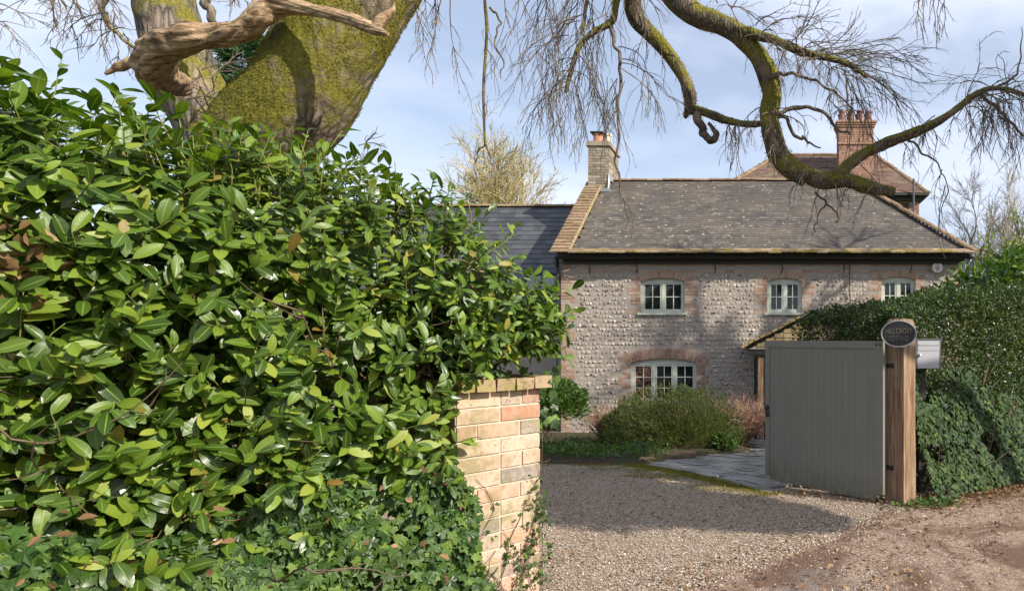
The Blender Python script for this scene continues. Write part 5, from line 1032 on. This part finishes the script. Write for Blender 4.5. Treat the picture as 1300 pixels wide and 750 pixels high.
hang(along([(808, 10), (845, 60), (872, 110)], 7), 7.45, .6, .2, (0, 0, -.6), .8, kids=4, gk=3)
hang(along([(690, -30), (830, -20)], 12), 7.1, .75, .1, (0, 0, -.8), .8, kids=5, gk=3)
hang(along([(860, -30), (960, 30), (1060, 60)], 16), 6.8, .55, -.02, (.5, 0, .3), 1., kids=5, gk=3)
hang(along([(940, 40), (1010, 64), (1080, 84)], 24, 4), 6.7, .60, .13, (.3, 0, .2), 1.1, kids=6, gk=4)
hang(along([(985, 55), (1075, 80)], 10, 4), 6.6, .9, .03, (1, 0, .15), .45, kids=6, gk=4)
hang(along([(1050, 75), (1095, 95)], 9, 4), 6.5, .95, .05, (1, 0, -.15), .45, kids=6, gk=4)
hang(along([(1060, 80), (1080, 100)], 6, 3), 6.6, .9, .2, (.2, 0, -.7), .35, kids=6, gk=3)
hang(along([(1000, 100), (1080, 140)], 6, 3), 6.9, .5, .12, (.5, 0, -.1), .8, kids=4, gk=3)
hang(along([(975, 110), (985, 190)], 9, 5), 6.95, .55, .16, (-.5, 0, .0), .9, kids=4, gk=3)
hang(along([(905, 148), (970, 158)], 8, 3), 7.3, .55, .2, (0, 0, -.5), .8, kids=4, gk=2)
hang(along([(1000, 215), (1130, 243)], 10, 5), 6.9, .5, .16, (0, 0, -.3), .9, kids=4, gk=2)
hang(along([(1090, 195), (1200, 150)], 12, 4), 6.7, .5, .14, (0, 0, -.1), 1., kids=4, gk=3)
hang(along([(1200, 148), (1262, 112)], 16, 3), 6.5, .65, .10, (.3, 0, .15), 1.1, kids=6, gk=3)
hang(along([(1262, 112), (1340, 145)], 16, 3), 6.35, .7, .12, (.1, 0, -.1), 1.1, kids=6, gk=3)
hang(along([(1240, 118), (1295, 165)], 9, 3), 6.5, .55, .16, (.1, 0, -.3), .8, kids=5, gk=3)
hang([(1175, -20), (1185, -15), (1192, -20), (1168, -25), (1198, -20), (1163, -25)], 6.2, .48, .2, (0, 0, -1), .35, kids=5, gk=2)
hang([(1200, 235), (1204, 240)], 6.75, .7, .2, (0, 0, -1), .2, kids=3, gk=1); hang([(1196, 215)], 6.75, .6, .2, (-.2, 0, -1), .2, kids=3, gk=1)
hang([(565, -20), (556, -25), (572, -25), (535, -25)], 6.2, .8, .15, (-.1, 0, -1), .3, kids=6, gk=3)
hang([(618, 20), (616, 60), (640, -20), (650, -20), (655, -20)], 6.5, .55, .2, (.5, 0, -.5), .4, kids=5, gk=3); hang([(520, -10), (524, -20)], 5.8, .55, .15, (.5, 0, -1), .3, kids=5, gk=3)
hang(along([(660, -20), (760, -20)], 14), 7.3, 1.35, .16, (-.1, 0, -.8), .5, kids=6, gk=3, r0=.005)
hang(along([(700, 90), (790, 100)], 12), 7.2, .8, .2, (0, 0, -.7), .5, kids=5, gk=3, r0=.0045)
hang([(786, 232), (789, 240), (795, 255)], 7.2, .45, .2, (.1, 0, -1), .5, kids=3, gk=2)
hang([(715, 345), (708, 350)], 3.5, .0+.12, 0, (1, 0, .3), .3, kids=2, gk=1)
tag(tw.build('twigs', 'twig', T1, smooth=True), kind='stuff')
mb = MB(); S = np.concatenate([a for a, b in MOSS[0]]); N = np.concatenate([b for a, b in MOSS[0]]); n = len(S); put_leaves(mb, SMALL, S-N*.002, nrm(N*.8+rnd_dir(n)*.8), nrm(rnd_dir(n)), rng.uniform(.008, .020, n)); tag(mb.build('bough_moss', 'mossleaf', T1), kind='stuff')

# second trunk with the weathered dead limb
T2 = root('old_tree', (-4.75, 6.5, 0), 'grey ridged trunk leaning left with a bleached dead limb', 'tree')
mb = MB(); limb(mb, [(-4.72, 6.5, -.2), (-4.75, 6.5, .8), P(290, 220, 6.45), P(246, 120, 6.4), P(222, 50, 6.4), P(209, 0, 6.4), P(190, -90, 6.4), P(150, -200, 6.4)], [.42, .34, .29, .265, .245, .235, .22, .20], 120, 60, .07, 5, True, .03); mb.build('trunk', 'bark', T2, smooth=True)
bough(T2, [(226, 108), (206, 98), (196, 84), (208, 60), (236, 48), (272, 45), (305, 40), (330, 20), (352, 7), (396, 13), (442, 24), (472, 36), (492, 44)], [14, 21, 22, 20, 17, 15, 14, 14.5, 13, 8.5, 7.5, 7.5, 3], [5.9, 5.6, 5.35, 5.2, 5.1, 5.1, 5.05, 5.0, 5.0, 4.95, 4.9, 4.85, 4.8], 'deadwood', 200, 64, .20, 31, 'dead_limb', 0, .16)
bough(T2, [(478, 36), (486, 24), (498, 14), (501, 3)], [7, 6, 3.5, 1.2], 4.85, 'deadwood', 40, 20, .3, 33, 'dead_spur')
bough(T2, [(350, 12), (346, -8), (340, -45)], [11, 9, 6], 5.0, 'deadwood', 18, 14, .18, 34, 'dead_spur')
bough(T2, [(192, 88), (168, 82), (152, 86), (134, 94)], [12, 8, 6, 2.5], 5.3, 'deadwood', 40, 20, .4, 35, 'dead_spur')
bough(T2, [(255, -30), (262, 0), (271, 30)], [5, 5.5, 5], 5.9, 'bark', 18, 12, .1, 36, 'bough')
bough(T2, [(160, -60), (135, -10), (132, 18), (150, 45), (172, 62), (184, 74)], [5, 3.5, 3, 2.6, 2.2, 1.5], 6.0, 'bark', 34, 8, .1, 37, 'bough')
tw = MB()
hang(along([(100, -30), (170, 60)], 12, 6), 5.9, .55, .1, (-.3, 0, -.3), 1., kids=6, gk=3)
hang(along([(30, -20), (110, -10)], 9, 6), 5.8, .45, .08, (-.3, 0, -.6), .9, kids=5, gk=3)
hang([(0, 5), (-20, 20), (-10, 30), (20, 0)], 5.8, .5, .05, (1, 0, .1), .6, kids=5, gk=3)
hang(along([(270, -20), (330, -20)], 5, 4), 6., .35, .05, (.3, 0, -.7), .9, kids=5, gk=2)
hang(along([(255, 100), (300, 140)], 6, 8), 6., .5, .0, (.2, 0, .5), .9, kids=4, gk=2)
hang([(432, 232), (440, 225)], 6.5, .34, -.05, (.2, 0, 1), .3, kids=4, gk=2, r0=.004); hang([(455, 185), (462, 190)], 6.5, .3, .05, (.3, 0, .3), .7, kids=5, gk=3)
tag(tw.build('twigs', 'twig', T2, smooth=True), kind='stuff')

# conifer glimpsed between the trunks
T3 = root('conifer', (-6.42, 8.4, -.05), 'dark green feathery conifer glimpsed between the two trunks', 'tree'); mb = MB(); limb(mb, [(-6.42, 8.4, -.1), (-6.44, 8.4, 2), (-6.45, 8.4, 3.6), (-6.42, 8.4, 5.3)], [.12, .09, .06, .01], 24, 8, .05); mb.build('trunk', 'bark', T3)
n = 3600; z = rng.uniform(.8, 5.3, n); a = rng.uniform(0, 6.283, n); rr = (5.5-z)*.30*rng.uniform(.35, 1., n)**.5; S = np.column_stack([-6.44+np.cos(a)*rr, 8.4+np.sin(a)*rr, z]); mb = MB(); put_leaves(mb, SPRAY, S, nrm(np.column_stack([np.cos(a), np.sin(a), rng.normal(size=n)*.25-.1])+rnd_dir(n)*.25), nrm(Zv+rnd_dir(n)*.3), rng.uniform(.14, .26, n)); mb.build('foliage', 'conifer', T3)

def bare_tree(name, base, H, spread, mat, label, l1=9, l2=9, l3=9, l4=5, upb=.9, grav=-.05, r0=None, t0=.2, group=None, leaf=None, tr=.0035):
    base = np.array(base, float); rt = root(name, base, label, 'tree', group); m1 = MB(); r0 = r0 or H*.018; pts = [base, base+[H*.01, 0, H*.2], base+[-H*.01, 0, H*.45], base+[H*.02, 0, H*.75]]
    p, r = limb(m1, pts, [r0, r0*.8, r0*.55, r0*.2], 20, 9, .06)[:2]; m1.build('trunk', 'bark', rt, smooth=True); tw_ = MB()
    S, Dd, t, _ = sprout(p[None], l1*2, .75, t0, 1.); Dd = nrm(Dd*[1, 1, .6]+Zv*upb*.6); W = walk(S, Dd, spread*rng.uniform(.7, 1.1, len(S))*(1.15-.45*t), 12, grav, .10); tubes(tw_, W, np.linspace(r0*.35, r0*.07, 12)[None].repeat(len(S), 0), 6)
    S, Dd, t, _ = sprout(W, l2, .6, .2, 1.); W = walk(S, Dd, spread*.5*rng.uniform(.5, 1.1, len(S)), 9, grav, .12); tubes(tw_, W, np.linspace(r0*.10, tr*1.6, 9)[None].repeat(len(S), 0), 4)
    S, Dd, t, _ = sprout(W, l3, .6, .15, 1.); W = walk(S, Dd, spread*.25*rng.uniform(.5, 1.1, len(S)), 6, grav, .14); tubes(tw_, W, np.linspace(tr*1.8, tr, 6)[None].repeat(len(S), 0), 3)
    if l4: S, Dd, t, _ = sprout(W, l4, .6, .15, 1.); W = walk(S, Dd, spread*.11*rng.uniform(.5, 1.1, len(S)), 4, grav, .15); tubes(tw_, W, np.linspace(tr, tr*.7, 4)[None].repeat(len(S), 0), 3)
    tag(tw_.build('twigs', mat, rt), kind='stuff')
    if leaf: lf = MB(); E = W[:, 1:].reshape(-1, 3); E = E[rng.random(len(E)) < leaf[1]]; put_leaves(lf, SMALL, E, rnd_dir(len(E)), nrm(Zv+rnd_dir(len(E))*.6), rng.uniform(leaf[2], leaf[3], len(E))); tag(lf.build('leaves', leaf[0], rt))
    return rt
def tb(px, D): return ((px-CX)/FP*D, D, -.64)
bare_tree('willow', tb(640, 34), 10.8, 4.6, 'twiggold', 'pale golden bare willow beyond the dark slate wing', l1=10, l2=10, l3=9, l4=4, upb=1.3, tr=.009)
bare_tree('bare_tree', tb(1228, 46), 12.0, 4.6, 'twiggrey', 'grey bare tree beyond the cottage, left of its pair', l1=7, l2=8, l3=7, l4=3, tr=.009, upb=1.1)
bare_tree('bare_tree', tb(1290, 44), 12.2, 4.6, 'twigpale', 'paler bare tree at the right edge of the sky', l1=7, l2=8, l3=7, l4=3, tr=.009, upb=1.1)
bare_tree('budding_tree', tb(1275, 22), 6.2, 2.2, 'twig', 'small tree in fresh yellow green leaf right of the cottage', l1=9, l2=8, l3=7, l4=0, tr=.006, leaf=('spring', 1., .12, .20), t0=.05)
bare_tree('budding_tree', tb(1215, 24), 3.6, 1.6, 'twigred', 'low brown and green thicket tree beside the cottage hip', l1=8, l2=8, l3=7, l4=0, tr=.006, leaf=('shrub', .3, .05, .09), t0=.05)
bare_tree('bare_tree', (8.6, 10.4, -.3), 12.3, 3.5, 'twig', 'bare tree beyond the right hedge dappling the cottage wall', l1=8, l2=7, l3=5, l4=0, upb=1.2, tr=.016, r0=.42)
# unseen evergreen added right of the view, its crowns shaped to shade the drive
def evergreen(name, base, crowns, label, n=9000):
    base = np.array(base, float); rt = root(name, base, label, 'tree'); m_ = MB(); top = np.array(crowns[-1][0]); limb(m_, [base-[0, 0, .1], base+[.03, 0, 2], base+[-.1, 0, 4.5], top], [.15, .13, .10, .03], 24, 10, .05); m_.build('trunk', 'bark', rt); lf = MB()
    for c, rd in crowns:
        d0 = rnd_dir(n); rr = 1+.14*lump(d0*2+np.array(c), 2)-.5*rng.random(n)**2; put_leaves(lf, LEAF5, np.array(c)+d0*np.array(rd)*rr[:, None], rnd_dir(n), nrm(d0+rnd_dir(n)*.6), rng.uniform(.07, .13, n))
    lf.build('foliage', 'laurel_dark', rt)
evergreen('added_shade_tree', (7.2, 4.6, 0), [((6.2, 4.3, 7.0), (.9, 1.3, .95)), ((6.2, 5.6, 7.2), (.8, .9, .9)), ((6.0, 2.5, 5.2), (.65, .55, .85)), ((6.1, 3.1, 6.6), (.7, .8, .7)), ((6.0, 2.25, 6.15), (.8, 1.05, .95))], 'unseen dark holly tree added across the lane to shade the drive', 8000)
print('FACES', sum(len(o.data.polygons) for o in sc.objects if o.type == 'MESH'))
